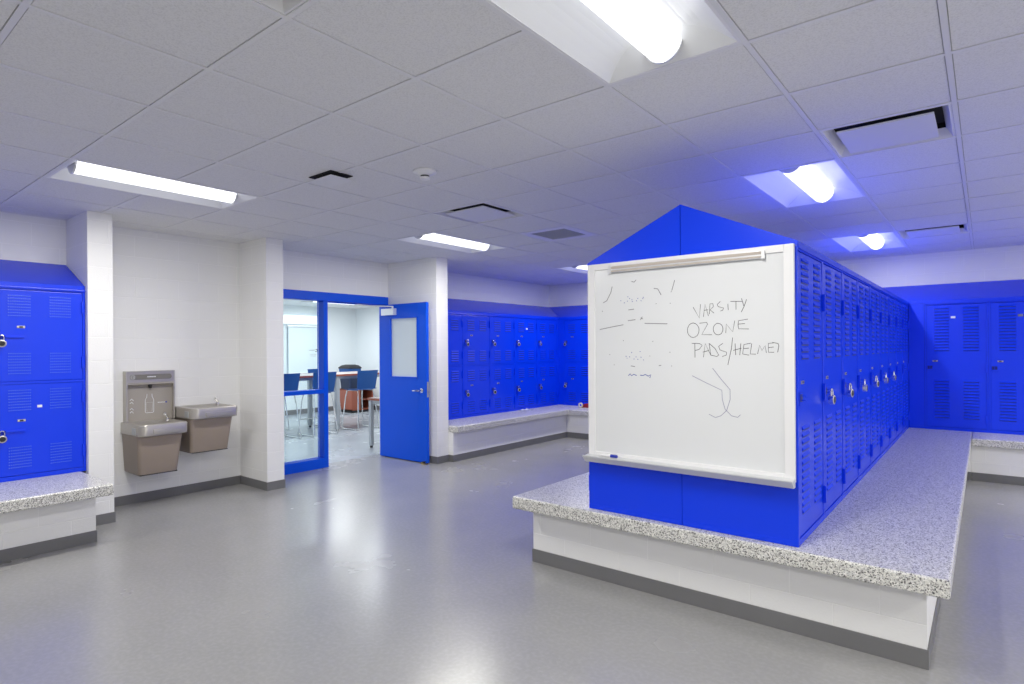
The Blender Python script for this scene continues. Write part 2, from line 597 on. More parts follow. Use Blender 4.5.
tag(mb.build('latch_plate', d), 'steel latch plate')
# closer
mb = MB()
L(-6.46, -6.20, DY0 - 0.055, DY0, 1.945, 2.035, M['alu'], 0.004)
cl = tag(mb.build('door_closer', d), 'silver door closer')
mb = MB()
mb.tube([(-6.25 - ox, DY0 - oy - 0.028, 2.035), (-6.25 - ox, DY0 - oy - 0.028, 2.068)], 0.014, M['alu'], 10)
mb.tube([(-6.25 - ox, DY0 - oy - 0.028, 2.060), (-6.38 - ox, DY0 - oy - 0.24, 2.064), (-6.50 - ox, DY0 - oy - 0.40, 2.076)], 0.009, M['alu'], 8)
mb.box(-6.525 - ox, -6.475 - ox, DY0 - oy - 0.44, DY0 - oy - 0.36, 2.072, 2.086, M['alu'], 0.003)
mb.build('closer_arm', cl)
for hz in (0.3, 1.06, 1.85):
    mb = MB()
    mb.tube([(-0.006, 0.004, hz - 0.055), (-0.006, 0.004, hz + 0.055)], 0.008, M['steel'], 10)
    mb.build('hinge', d, smooth=True)
# kick-down stop at the foot of the door
t = thing('door_stop', 'small brass door stop wedged on the floor under the open blue door', 'door stop', (-5.63, 5.215, 0))
MB().prism([(-0.045, 0.0), (0.045, 0.0), (0.045, 0.006), (-0.03, 0.03), (-0.045, 0.03)], 'y', -0.018, 0.018, M['brass']).build('wedge', t)
MB().box(-0.04, 0.0, -0.02, 0.02, 0.028, 0.036, M['black'], 0.003).build('rubber_pad', t)

# ================================================================ the next room, seen through the doorway
NX0, NX1, NY0, NY1, NH = -12.35, XW - 0.2, 2.3, 9.15, 2.50
struct('floor_next_room', MB().box(NX0, NX1, NY0, NY1, -0.1, 0.0, M['floor2']))
struct('ceiling_next_room', MB().box(NX0, NX1, NY0, NY1, NH, NH + 0.05, M['white']))
mb = MB()
mb.box(NX0 - 0.1, NX0, NY0 - 0.1, NY1 + 0.1, -0.1, NH + 0.05, M['wall2'])
struct('wall_next_room_back', mb)
struct('wall_next_room_side', MB().box(NX0, NX1, NY1, NY1 + 0.1, -0.1, NH + 0.05, M['wall2']))
struct('wall_next_room_near', MB().box(NX0, NX1, NY0 - 0.1, NY0, -0.1, NH + 0.05, M['wall2']))
mb = MB()
mb.box(NX0, NX0 + 0.01, NY0, NY1, 0, 0.11, M['cove'])
mb.box(NX0 + 0.01, NX1, NY1 - 0.01, NY1, 0, 0.11, M['cove'])
struct('baseboard_next_room', mb)

# ================================================================ ceiling fittings
def make_light(lens_mat, watts):
    t = thing('ceiling_light', 'x', 'ceiling light')
    hw, hl = U / 2 - 0.011, U - 0.011
    # pan: flange, curved wings rising to the middle, sloped ends
    mb = MB()
    prof = []
    for k in range(7):
        a = k / 6
        prof.append((hw - 0.012 - (hw - 0.012 - 0.088) * a, 0.002 + 0.085 * math.sin(a * PI / 2)))
    for s in (-1, 1):
        for k in range(6):
            (xa, za), (xb, zb) = prof[k], prof[k + 1]
            ea = 0.012 + 0.10 * za / 0.087
            eb = 0.012 + 0.10 * zb / 0.087
            mb.add([(s * xa, -hl + ea, za), (s * xa, hl - ea, za), (s * xb, hl - eb, zb), (s * xb, -hl + eb, zb)], [(0, 1, 2, 3)], M['reflector'])
    for s in (-1, 1):
        pts = [(x, s * (hl - 0.012 - 0.10 * z / 0.087), z) for x, z in prof] + [(-x, s * (hl - 0.012 - 0.10 * z / 0.087), z) for x, z in reversed(prof)]
        mb.add(pts, [tuple(range(len(pts)))], M['reflector'])
    xe = hw - 0.012
    ze = 0.0
    for a, b, c, e in ((-hw, -xe, -hl, hl), (xe, hw, -hl, hl), (-xe, xe, -hl, -hl + 0.014), (-xe, xe, hl - 0.014, hl)):
        mb.box(a, b, c, e, ze, ze + 0.004, M['white'])
    mb.box(-0.09, 0.09, -hl + 0.11, hl - 0.11, 0.086, 0.092, M['reflector'])
    mb.build('housing', t, smooth=False, fix=False)
    # box above the pan, keeps it closed
    mb = MB()
    mb.box(-hw, hw, -hl, hl, 0.095, 0.11, M['white'])
    mb.box(-hw, -hw + 0.004, -hl, hl, 0.004, 0.095, M['white'])
    mb.box(hw - 0.004, hw, -hl, hl, 0.004, 0.095, M['white'])
    mb.box(-hw, hw, -hl, -hl + 0.004, 0.004, 0.095, M['white'])
    mb.box(-hw, hw, hl - 0.004, hl, 0.004, 0.095, M['white'])
    mb.build('back_box', t)
    # curved lens
    mb = MB()
    n, r = 16, 0.080
    le = hl - 0.075
    arc = [(r * math.cos(PI + PI * k / n), 0.072 + 0.082 * math.sin(PI + PI * k / n)) for k in range(n + 1)]
    vs = [(x, -le, z) for x, z in arc] + [(x, le, z) for x, z in arc]
    fs = [(k, k + 1, n + 2 + k, n + 1 + k) for k in range(n)] + [(0, n + 1, 2 * n + 1, n)]
    mb.add(vs, fs, lens_mat)
    mb.build('lens', t, smooth=True)
    for s in (-1, 1):
        arc2 = [(1.06 * x, 0.072 + 1.06 * (z - 0.072)) for x, z in arc]
        MB().prism(arc2, 'y', s * le, s * (le + 0.012), M['alu']).build('end_cap', t)
    ld = bpy.data.lights.new('tube_light', 'AREA')
    ld.shape = 'RECTANGLE'
    ld.size, ld.size_y = 0.07, 2 * le - 0.04
    ld.energy = watts
    ld.color = (1.0, 0.98, 0.905)
    lo = bpy.data.objects.new('tube_light', ld)
    lo.location = (0, 0, -0.0125)
    C.objects.link(lo)
    lo.parent = t
    return t
names = {(-8, 0): 'long lit ceiling light above the left pier, nearest of the left row',
         (-8, 5): 'lit ceiling light above the pier beside the open blue door',
         (-8, 10): 'lit ceiling light just left of the whiteboard top, above the far left lockers',
         (-2, 0): 'largest lit ceiling light, cut by the top edge of the view above the whiteboard',
         (-2, 5): 'lit ceiling light over the near part of the island lockers, beside the wide plate diffuser',
         (-2, 10): 'small far lit ceiling light over the end of the island lockers',
         (-8, -5): 'ceiling light of the left row, behind the viewpoint', (-2, -5): 'ceiling light of the middle row, behind the viewpoint',
         (4, -5): 'ceiling light of the right row, behind the viewpoint', (4, 0): 'first ceiling light of the right row, right of the frame',
         (4, 5): 'middle ceiling light of the right row, right of the frame', (4, 10): 'far ceiling light of the right row, right of the frame'}
first = None
for (i, j) in LIGHTS:
    loc = (tx(i) + U / 2, ty(j) + U, CH)
    if first is None:
        first = make_light(M['lens'], LAMP)
        first.location = loc
        first['label'] = names[(i, j)]
        first['group'] = 'recessed ceiling lights'
    else:
        o = dup(first, names[(i, j)], loc)
        f = {(-2, 5): 0.28, (-2, 10): 0.45}.get((i, j), 1.6 if i == 4 else 1.0)
        if f != 1.0:            # this fitting's tube gives more or less light
            for c in o.children:
                if c.type == 'LIGHT':
                    c.data = c.data.copy()
                    c.data.energy = LAMP * f
nl = make_light(M['lens2'], LAMP2)
nl.location = (-10.9, 7.5, NH - 0.02)
for c in nl.children:
    if c.type == 'LIGHT':
        c.data.color = (0.93, 0.98, 1.0)
nl['group'] = 'ceiling lights in the next room'
nl['label'] = 'ceiling light in the next room, seen through the top of the doorway'
for k, (x, y) in enumerate(((-8.7, 4.2), (-8.5, 6.9), (-10.9, 4.6))):
    dup(nl, ('ceiling light in the next room near its window wall', 'ceiling light in the next room above the near table', 'ceiling light in the next room at its hidden left side')[k], (x, y, NH - 0.02))

def make_plaque():
    t = thing('ceiling_diffuser', 'x', 'air diffuser')
    h = U / 2 - 0.012
    mb = MB()
    k = 0.25
    zt = 0.05
    for (a, b, c, e) in (((-h, -h), (h, -h), (k, -k), (-k, -k)), ((h, -h), (h, h), (k, k), (k, -k)), ((h, h), (-h, h), (-k, k), (k, k)), ((-h, h), (-h, -h), (-k, -k), (-k, k))):
        m2 = 0.96
        p = [(a[0], a[1], 0.004), (b[0], b[1], 0.004), (b[0] * m2, b[1] * m2, 0.0), (a[0] * m2, a[1] * m2, 0.0)]
        mb.add(p, [(0, 1, 2, 3)], M['white'])
        p = [(a[0] * m2, a[1] * m2, 0.0), (b[0] * m2, b[1] * m2, 0.0), (c[0], c[1], zt), (e[0], e[1], zt)]
        mb.add(p, [(0, 1, 2, 3)], M['white'])
    mb.build('frame', t, fix=False)
    mb = MB()
    mb.box(-k, k, -k, k, zt + 0.03, zt + 0.034, M['dark'])
    for a, b, c, e in ((-k - .002, -k, -k, k), (k, k + .002, -k, k), (-k, k, -k - .002, -k), (-k, k, k, k + .002)):
        mb.box(a, b, c, e, zt, zt + 0.03, M['dark'])
    mb.build('duct', t)
    MB().box(-0.220, 0.220, -0.220, 0.220, -0.008, 0.002, M['tbar'], 0.003).build('plate', t)
    return t
pn = ('square plate diffuser in the ceiling, left of middle, above the open door',
      'large plate diffuser at the upper right of the ceiling',
      'small far plate diffuser at the right, near the far wall',
      'plate diffuser cut by the top edge of the view, upper left')
pq = None
for (i, j), lab in zip(PLAQUES, pn):
    loc = (tx(i) + U / 2, ty(j) + U / 2, CH)
    if pq is None:
        pq = make_plaque()
        pq.location = loc
        pq['label'] = lab
        pq['group'] = 'plate diffusers in the ceiling'
    else:
        dup(pq, lab, loc)
# return grille
t = thing('return_grille', 'small dark grey return air grille in the ceiling right of the plate diffuser', 'air grille', (tx(-6) + U / 2, ty(6) + U / 2, CH))
h = U / 2 - 0.012
mb = MB()
for a, b, c, e in ((-h, -h + 0.08, -h, h), (h - 0.08, h, -h, h), (-h + 0.08, h - 0.08, -h, -h + 0.08), (-h + 0.08, h - 0.08, h - 0.08, h)):
    mb.box(a, b, c, e, 0, 0.012, M['white'])
mb.build('frame', t)
mb = MB()
for k in range(26):
    y = -h + 0.09 + k * (2 * h - 0.18) / 25
    mb.box(-h + 0.05, h - 0.05, y - 0.004, y + 0.004, 0.004, 0.016, M['grille'])
    mb.box(y - 0.002, y + 0.002, -h + 0.05, h - 0.05, 0.008, 0.014, M['grille'])
mb.box(-h, h, -h, h, 0.03, 0.034, M['grille'])
mb.build('grid', t)
# small square speaker-like diffuser
t = thing('small_diffuser', 'small square ceiling diffuser with a black gap on its near edges', 'air diffuser', (tx(0) - 5.545 * U, ty(0) + 2.10 * U - 0.043, CH))
MB().box(-0.128, 0.128, -0.088, 0.088, -0.004, 0.001, M['dark']).build('dark_opening', t)  # dark sheet in place of the shaded hole above the plate
MB().box(-0.128, 0.128, -0.088, 0.088, -0.032, -0.027, M['tbar'], 0.002).build('plate', t)
MB().box(-0.06, 0.06, -0.05, 0.05, -0.027, -0.004, M['dark']).build('neck', t)
# detector
t = thing('smoke_detector', 'small round white detector on the ceiling between the diffusers', 'smoke detector', (tx(0) - 4.58 * U, ty(0) + 2.56 * U, CH))
MB().lathe([(0.078, 0.001), (0.079, -0.010), (0.070, -0.014), (0.040, -0.030), (0.036, -0.032)], 0, 0, M['white'], 28).build('base', t, smooth=True)
MB().lathe([(0.029, -0.032), (0.029, -0.042)], 0, 0, M['dark'], 20).build('gap_ring', t)
MB().lathe([(0.034, -0.042), (0.035, -0.046), (0.031, -0.056), (0.015, -0.059)], 0, 0, M['white'], 24).build('cap', t, smooth=True)

# ================================================================ benches
def bench(name, label, slabpoly, basepoly, loc=(0, 0, 0)):
    """polygons in plan (world x, y); slab on a painted block base with a dark cove strip"""
    t = thing(name, label, 'bench', loc)
    lx, ly, _ = loc
    sp = [(x - lx, y - ly) for x, y in slabpoly]
    bp = [(x - lx, y - ly) for x, y in basepoly]
    mb = MB()
    mb.prism(sp, 'z', ZS - TH, ZS, M['terrazzo'])
    s = mb.build('slab', t)
    bv = s.modifiers.new('round', 'BEVEL')
    bv.width = 0.012
    bv.segments = 3
    bv.limit_method = 'ANGLE'
    MB().prism(bp, 'z', 0, ZS - TH, M['block']).build('base', t)
    return t
XV = XW + 0.002
def offs(mb, segs):
    for (x0, y0, x1, y1) in segs:
        mb.box(x0, x1, y0, y1, 0, COVE, M['cove'], 0.003)

isl = bench('island_bench', 'long speckled stone bench on a white block base under the whiteboard and middle lockers',
            [(-2.546, 3.165), (-0.122, 3.165), (-0.122, YF - 0.002), (-2.546, YF - 0.002)],
            [(-2.466, 3.304), (-0.215, 3.304), (-0.215, 8.24), (-0.123, 8.24), (-0.123, YF - 0.002), (-2.466, YF - 0.002)], (-1.35, 3.3, 0))
mb = MB()
for (x0, x1, y0, y1) in ((-2.466 - T, -0.215 + T, 3.304 - T, 3.304), (-2.466 - T, -2.466, 3.304, 8.2), (-0.215, -0.215 + T, 3.304, 8.24 - T), (-0.215, -0.123, 8.24 - T, 8.24)):
    mb.box(x0 + 1.35, x1 + 1.35, y0 - 3.3, y1 - 3.3, 0, COVE, M['cove'], 0.003)
mb.build('cove_base', isl)

b2 = bench('bench', 'speckled stone bench running from the door pier into the far left corner',
           [(XV, 5.551), (-5.361, 5.551), (-5.361, 8.16), (-2.548, 8.16), (-2.548, YF - .002), (XV, YF - .002)],
           [(XV, 5.551), (-5.445, 5.551), (-5.445, 8.24), (-2.548, 8.24), (-2.548, YF - .002), (XV, YF - .002)], (-6.0, 7.0, 0))
mb = MB()
for (x0, x1, y0, y1) in ((-5.445, -5.445 + T, 5.551 - T, 8.24 - T), (-5.445, -2.47, 8.24 - T, 8.24), (-5.517, -5.445, 5.551 - T, 5.551)):
    mb.box(x0 + 6, x1 + 6, y0 - 7, y1 - 7, 0, COVE, M['cove'], 0.003)
mb.build('cove_base', b2)

b3 = bench('bench', 'speckled stone bench against the far wall, right of the island',
           [(-0.1215, 8.16), (XR - .002, 8.16), (XR - .002, YF - .002), (-0.1215, YF - .002)],
           [(-0.1215, 8.24), (XR - .002, 8.24), (XR - .002, YF - .002), (-0.1215, YF - .002)], (1.5, 8.8, 0))
MB().box(-0.1215 - 1.5, XR - 1.502, 8.24 - T - 8.8, 8.24 - 8.8, 0, COVE, M['cove'], 0.003).build('cove_base', b3)

b4 = bench('bench', 'speckled stone bench at the left edge, under the two-tier locker by the left pier',
           [(XV, -2.5), (-5.205, -2.5), (-5.205, 1.62), (XV, 1.62)],
           [(XV, -2.5), (-5.42, -2.5), (-5.42, 1.56), (XV, 1.56)], (-5.8, 0.5, 0))
mb = MB()
mb.box(-5.42 + 5.8, -5.42 + T + 5.8, -3.0, 1.56 + T - 0.5, 0, COVE, M['cove'], 0.003)
mb.box(XV + 5.8, -5.42 + 5.8, 1.56 - 0.5, 1.56 + T - 0.5, 0, COVE, M['cove'], 0.003)
mb.build('cove_base', b4)

# ================================================================ lockers
LH = ZT - ZS
def louvre(mb, x0, x1, z, w=0.020):
    mb.add([(x0, 0.003, z + w), (x1, 0.003, z + w), (x0, -0.004, z + 0.003), (x1, -0.004, z + 0.003), (x0, 0.003, z), (x1, 0.003, z)],
           [(0, 1, 3, 2), (2, 3, 5, 4), (0, 2, 4), (1, 5, 3)], M['vent'])
    mb.box(x0 + 0.002, x1 - 0.002, 0.0015, 0.004, z - 0.007, z, M['slot'])
def perf_row(mb, x0, x1, z):
    mb.box(x0, x1, 0.0005, 0.003, z - 0.0055, z + 0.0055, M['blue'], 0.002)
    n = 11
    for k in range(n):
        x = x0 + 0.008 + (x1 - x0 - 0.016) * k / (n - 1)
        mb.box(x - 0.0028, x + 0.0028, -0.0015, 0.0008, z - 0.003, z + 0.003, M['perf'])
def door_sheet(z0, z1):
    mb = MB()
    mb.box(0.021, U - 0.021, 0.003, 0.018, z0, z1, M['blue'], 0.003)
    return mb
def handle_set(t, z, plate_dx, plate_dz, hx=0.03, style='cup'):
    mb = MB()
    mb.box(hx - 0.006, hx + 0.055, -0.004, 0.003, z - 0.03, z + 0.035, M['blue'], 0.002)
    mb.box(hx, hx + 0.048, -0.0055, -0.0035, z - 0.012, z + 0.026, M['slot'])
    mb.tube([(hx + 0.024, -0.004, z + 0.018), (hx + 0.024, -0.026, z + 0.018), (hx + 0.024, -0.026, z - 0.004), (hx + 0.024, -0.004, z - 0.004)], 0.003, M['vent'], 8)
    mb.box(hx + 0.05, hx + 0.17, -0.012, 0.003, z + 0.008, z + 0.024, M['blue'], 0.004) if style == 'bar' else None
    mb.build('handle', t)
    mb = MB()
    px = plate_dx
    mb.box(px - 0.026, px + 0.026, -0.0015, 0.003, z + plate_dz - 0.009, z + plate_dz + 0.009, M['steel'], 0.003)
    for s in (-1, 1):
        mb.tube([(px + s * 0.019, -0.0015, z + plate_dz), (px + s * 0.019, -0.003, z + plate_dz)], 0.004, M['chrome'], 8)
    mb.box(px - 0.011, px + 0.011, -0.0022, 0.0, z + plate_dz - 0.006, z + plate_dz + 0.006, M['black'])
    tag(mb.build('number_plate', t), 'small steel number plate')
def body(t, D):
    mb = MB()
    mb.box(0.0005, U - 0.0005, 0.02, D, 0, LH, M['blue'], 0.002)
    mb.box(0.0005, 0.019, 0, 0.02, 0, LH, M['blue'], 0.002)
    mb.box(U - 0.019, U - 0.0005, 0, 0.02, 0, LH, M['blue'], 0.002)
    mb.box(0.019, U - 0.019, 0, 0.02, 0, 0.035, M['blue'], 0.002)
    mb.box(0.019, U - 0.019, 0, 0.02, LH - 0.022, LH, M['blue'], 0.002)
    mb.box(0.0005, U - 0.0005, -0.010, 0.002, LH - 0.014, LH, M['blue'], 0.003)
    return mb
def hinges(t, zs):
    for z in zs:
        MB().box(U - 0.030, U - 0.012, -0.016, 0.002, z - 0.05, z + 0.05, M['blue'], 0.003).build('hinge', t)

VX = ((0.095, 0.245), (0.375, 0.525))
def make_tall(D):
    """single door, two columns of louvres above and below the handle"""
    t = thing('tall_locker', 'x', 'locker')
    body(t, D).build('body', t)
    mb = door_sheet(0.040, LH - 0.027)
    for a, b in VX:
        for k in range(15):
            louvre(mb, a, b, 0.955 + k * 0.036)
        for k in range(13):
            louvre(mb, a, b, 0.151 + k * 0.036)
    dr = mb.build('door', t)
    handle_set(dr, 0.745, 0.105, 0.085)
    hinges(dr, (0.155, 0.75, 1.27))
    return t
def make_tier(D, perf=False):
    """two doors one above the other"""
    t = thing('two_tier_locker', 'x', 'locker')
    mb = body(t, D)
    mb.box(0.019, U - 0.019, 0, 0.02, 0.758, 0.778, M['blue'], 0.002)
    mb.build('body', t)
    for z0, z1 in ((0.040, 0.755), (0.781, LH - 0.027)):
        mb = door_sheet(z0, z1)
        for a, b in ((0.095, 0.245), (0.36, 0.51)):
            for zz in (z0 + 0.05, z1 - 0.215):
                if perf:
                    for k in range(8):
                        perf_row(mb, a, b, zz + 0.012 + k * 0.0225)
                else:
                    for k in range(5):
                        louvre(mb, a, b, zz + k * 0.034)
        dr = mb.build('door', t)
        handle_set(dr, z0 + 0.335, 0.18, 0.095, style='bar' if perf else 'cup')
        hinges(dr, (z0 + 0.14, z1 - 0.12))
    return t

def padlock():
    t = thing('padlock', 'x', 'padlock')
    t.scale = (1.2, 1.2, 1.2)
    mb = MB()
    mb.tube([(0, -0.011, 0), (0, 0.011, 0)], 0.024, M['chrome'], 24)
    mb.tube([(0, -0.013, 0), (0, -0.011, 0)], [0.020, 0.023], M['steel'], 24)
    mb.build('case', t, smooth=True)
    MB().tube([(0, -0.016, 0), (0, -0.0125, 0)], [0.013, 0.017], M['black'], 20).build('dial', t, smooth=True)
    pts = [(-0.013, 0, 0.018), (-0.013, 0, 0.040)] + [(-0.013 * math.cos(a), 0, 0.040 + 0.013 * math.sin(a)) for a in (0.5, 1.0, PI / 2, 2.1, 2.6)] + [(0.013, 0, 0.040), (0.013, 0, 0.018)]
    MB().tube(pts, 0.0036, M['chrome'], 8).build('shackle', t, smooth=True)
    return t
PL = [None]
def add_padlock(world_loc, rz, label, group):
    if PL[0] is None:
        PL[0] = padlock()
        PL[0].location = world_loc
        PL[0].rotation_euler = (0, 0, rz)
        PL[0]['label'] = label
        PL[0]['group'] = group
    else:
        dup(PL[0], label, world_loc, rz, group)
def lock_at(locker, z, label, group, tilt=0.0):
    """hang a padlock from the hasp of a door (local x 0.054)"""
    R = Matrix.Rotation(locker.rotation_euler[2], 3, 'Z')
    p = R @ Vector((0.054, -0.033, z - 0.036)) + Vector(locker.location)
    add_padlock(p, locker.rotation_euler[2] + tilt, label, group)

ordinal = ['first', 'second', 'third', 'fourth', 'fifth', 'sixth', 'seventh', 'eighth', 'ninth']
# ---- island, right-hand row: fronts face +x, first unit next to the whiteboard
XK0, XK1, YK = -0.740, -1.964, 3.235
XM = (XK0 + XK1) / 2
DI = XK0 - XM
G1 = 'tall lockers of the island row facing the bench'
tl = make_tall(DI - 0.001)
row = []
for k in range(9):
    lab = ('tall blue louvred locker nearest the whiteboard, without a padlock, on the stone bench' if k == 0 else
           ('last tall blue locker of the island row, where it meets the far corner' if k == 8 else
            '%s tall blue locker from the whiteboard in the island row on the stone bench' % ordinal[k]))
    loc = (XK0, YK + k * U, ZS)
    if k == 0:
        tl.location = loc
        tl.rotation_euler = (0, 0, PI / 2)
        tl['label'] = lab
        tl['group'] = G1
        row.append(tl)
    else:
        row.append(dup(tl, lab, loc, PI / 2, G1))
for k in range(1, 7):
    lock_at(row[k], 0.738, 'chrome padlock on the %s locker of the island row from the whiteboard' % ordinal[k], 'padlocks of the island row', random.uniform(-.25, .25))
# ---- island, back row facing the doorway
G2 = 'tall lockers on the hidden side of the island'
for k in range(9):
    dup(tl, 'end locker of the island behind the left half of the whiteboard' if k == 0 else 'tall blue locker on the hidden far side of the island', (XK1, YK + (k + 1) * U, ZS), -PI / 2, G2)
# end panels under and behind the whiteboard
ep = None
for k, (a, b) in enumerate(((XM + 0.0015, XK0 + 0.002), (XK1 - 0.002, XM - 0.0015))):
    mb = MB()
    mb.box(a, b, YK - 0.006, YK - 0.0005, ZS + 0.001, ZT - 0.001, M['blue'], 0.002)
    mb.box(a + 0.004, b - 0.004, YK - 0.008, YK - 0.004, ZS + 0.001, ZS + 0.03, M['blue'], 0.002)
    o = mb.build('end_panel')
    tag(o, 'blue end panel of the island lockers under the %s half of the whiteboard' % ('right' if k == 0 else 'left'), 'locker end panel', 'end panels of the island lockers')

# ---- sloped tops
t = thing('locker_roof', 'pitched blue metal roof over the island lockers with a gable above the whiteboard', 'locker top', (XM, YK, ZT))
ap = 0.289
RL = YF - YK
hx = (XK0 - XK1) / 2
for s in (-1, 1):
    mb = MB()
    th = 0.012
    for a, b in ((0, 1.83), (1.833, 3.66), (3.663, RL)):
        mb.add([(s * (hx + 0.006), a - 0.004, 0.0), (s * (hx + 0.006), b, 0.0), (s * (hx + 0.006), b, 0.022), (s * (hx + 0.006), a - 0.004, 0.022), (0, b, ap + th), (0, a - 0.004, ap + th), (0, b, ap), (0, a - 0.004, ap)],
               [(0, 1, 2, 3), (3, 2, 4, 5), (5, 4, 6, 7), (7, 6, 1, 0), (0, 3, 5, 7), (1, 6, 4, 2)], M['blue'])
    mb.build('slope_panel', t)
    mb = MB()
    e = 0.002
    mb.prism([(s * e, 0.001), (s * (hx + 0.004), 0.001), (s * (hx + 0.004), 0.021), (s * e, ap + 0.010)], 'y', -0.008, 0.0, M['blue'])
    mb.build('gable_panel', t)

def sloped(name, label, pts_front, pts_wall, zf=0.035, zw=0.265):
    """top sheet over wall lockers: plan points of the front line and of the wall line, local to the first"""
    o = pts_front[0]
    n = len(pts_front)
    vs = []
    for (x, y) in pts_front:
        vs += [(x - o[0], y - o[1], 0.0005), (x - o[0], y - o[1], zf)]
    for (x, y) in pts_wall:
        vs += [(x - o[0], y - o[1], 0.0005), (x - o[0], y - o[1], zw)]
    fs = []
    for i in range(n - 1):
        f0, f1, w0, w1 = 2 * i, 2 * i + 2, 2 * n + 2 * i, 2 * n + 2 * i + 2
        fs += [(f0, f1, f1 + 1, f0 + 1), (f0 + 1, f1 + 1, w1 + 1, w0 + 1), (w0 + 1, w1 + 1, w1, w0), (w0, w1, f1, f0)]
    fs.append((0, 1, 2 * n + 1, 2 * n))
    l = 2 * n - 2
    fs.append((l, 2 * n + l, 2 * n + l + 1, l + 1))
    mb = MB()
    mb.add(vs, fs, M['blue'])
    b = mb.build(name, loc=(o[0], o[1], ZT))
    return tag(b, label, 'locker top')
G = 0.0015
sloped('sloped_locker_top', 'sloped blue metal top over the locker at the left edge, against the left pier', [(XL - 0.004, -2.0), (XL - 0.004, P1[0] - 0.002)], [(XW + 0.001, -2.0), (XW + 0.001, P1[0] - 0.002)])
sloped('sloped_locker_top', 'sloped blue metal top over the far left lockers, starting beside the door pier', [(XL + 0.004, P3[1] + G), (XL + 0.004, 7.517)], [(XW + G, P3[1] + G), (XW + G, 7.517)])
sloped('sloped_locker_top', 'sloped blue metal top turning the far left corner above the lockers', [(XL + 0.004, 7.52), (XL + 0.004, YL - 0.004), (-4.45, YL - 0.004)], [(XW + G, 7.52), (XW + G, YF - G), (-4.45, YF - G)])
sloped('sloped_locker_top', 'sloped blue metal top over the far wall lockers right of the island', [(XK1, YL - 0.004), (1.9, YL - 0.004)], [(XK1, YF - G), (1.9, YF - G)])

# ---- far wall, right of the island
DW = YF - YL - 0.002
DL = XL - XW - 0.002
tw = make_tall(DW)
G3 = 'tall lockers on the far wall right of the island'
labs = ('tall blue locker on the far wall, first right of the island row, half in shadow', 'tall blue locker on the far wall cut by the right edge of the view', 'tall blue locker on the far wall, third right of the island')
for k in range(3):
    loc = (-0.578 + k * U, YL, ZS)
    if k == 0:
        tw.location = loc
        tw['label'] = labs[0]
        tw['group'] = G3
        o = tw
    else:
        o = dup(tw, labs[k], loc, 0, G3)
    if k < 2:
        dr = [c for c in o.children if c.name.startswith('door')][0]
        s = MB().box(0.282 - 0.022, 0.282 + 0.022, 0.0005, 0.003, 1.353 - 0.013, 1.353 + 0.013, M['sticker'], 0.001).build('name_sticker', dr)
        tag(s, 'small white sticker')
tag(MB().box(XK1 + 0.002, XK0 - 0.001, YK + 9 * U + 0.001, YF - 0.003, ZS + 0.001, ZT - 0.001, M['blue'], 0.002).build('filler_panel'), 'blue filler box closing the island row against the far wall', 'locker filler')
tag(MB().box(XK0 + 0.003, -0.5795, YL + 0.001, YF - 0.002, ZS + 0.001, ZT - 0.001, M['blue'], 0.002).build('filler_panel'), 'plain blue filler panel between the island lockers and the far wall lockers', 'locker filler')
tag(MB().box(-0.578 + 3 * U + 0.001, 1.9, YL + 0.001, YF - 0.002, ZS + 0.001, ZT - 0.001, M['blue'], 0.002).build('filler_panel'), 'plain blue filler panel closing the right end of the far wall lockers', 'locker filler')

# ---- far left lockers, two tiers
tt = make_tier(DL)
G4 = 'two-tier lockers on the left wall beyond the door pier'
starts = [5.697 + k * U for k in range(5)]
labs = ['two-tier blue locker beyond the door, partly hidden behind the door pier', 'two-tier blue locker beyond the door, first whole one from the door pier',
        'two-tier blue locker beyond the door, second whole one from the door pier', 'two-tier blue locker beyond the door with a white sticker at its top',
        'two-tier blue locker beyond the door, next to the far left corner']
tiers = []
for k, y in enumerate(starts):
    loc = (XL, y, ZS)
    if k == 0:
        tt.location = loc
        tt.rotation_euler = (0, 0, PI / 2)
        tt['label'] = labs[0]
        tt['group'] = G4
        tiers.append(tt)
    else:
        tiers.append(dup(tt, labs[k], loc, PI / 2, G4))
tag(MB().box(XW + 0.002, XL - 0.001, P3[1] + 0.002, 5.696, ZS + 0.001, ZT - 0.001, M['blue'], 0.002).build('filler_panel'), 'narrow blue filler panel between the door pier and the first locker', 'locker filler')
tag(MB().box(XW + 0.002, XL - 0.001, starts[4] + U + 0.001, YF - 0.002, ZS + 0.001, ZT - 0.001, M['blue'], 0.002).build('corner_filler'), 'blue filler post in the far left locker corner', 'locker filler')
tag(MB().box(XL, -5.862, YL + 0.001, YF - 0.002, ZS + 0.001, ZT - 0.001, M['blue'], 0.002).build('corner_filler'), 'blue filler strip on the far wall beside the left corner', 'locker filler')
dr = [c for c in tiers[3].children if c.name.startswith('door')][1]
tag(MB().box(0.30, 0.34, 0.0005, 0.003, 1.325, 1.350, M['sticker'], 0.001).build('name_sticker', dr), 'small white sticker')
G5 = 'two-tier lockers on the far wall left of the island'
i1_ = make_tier(DW)
i1_.location = (-5.861, YL, ZS)
tag(i1_, 'two-tier blue locker on the far wall, between the left corner and the whiteboard', group=G5)
i2_ = dup(i1_, 'two-tier blue locker on the far wall, hidden behind the island', (-5.861 + U + 0.001, YL, ZS), 0, G5)
tag(MB().box(-5.861 + 2 * U + 0.003, -4.45, YL + 0.001, YF - 0.002, ZS + 0.001, ZT - 0.001, M['blue'], 0.002).build('filler_panel'), 'blue end filler on the far wall behind the island', 'locker filler')
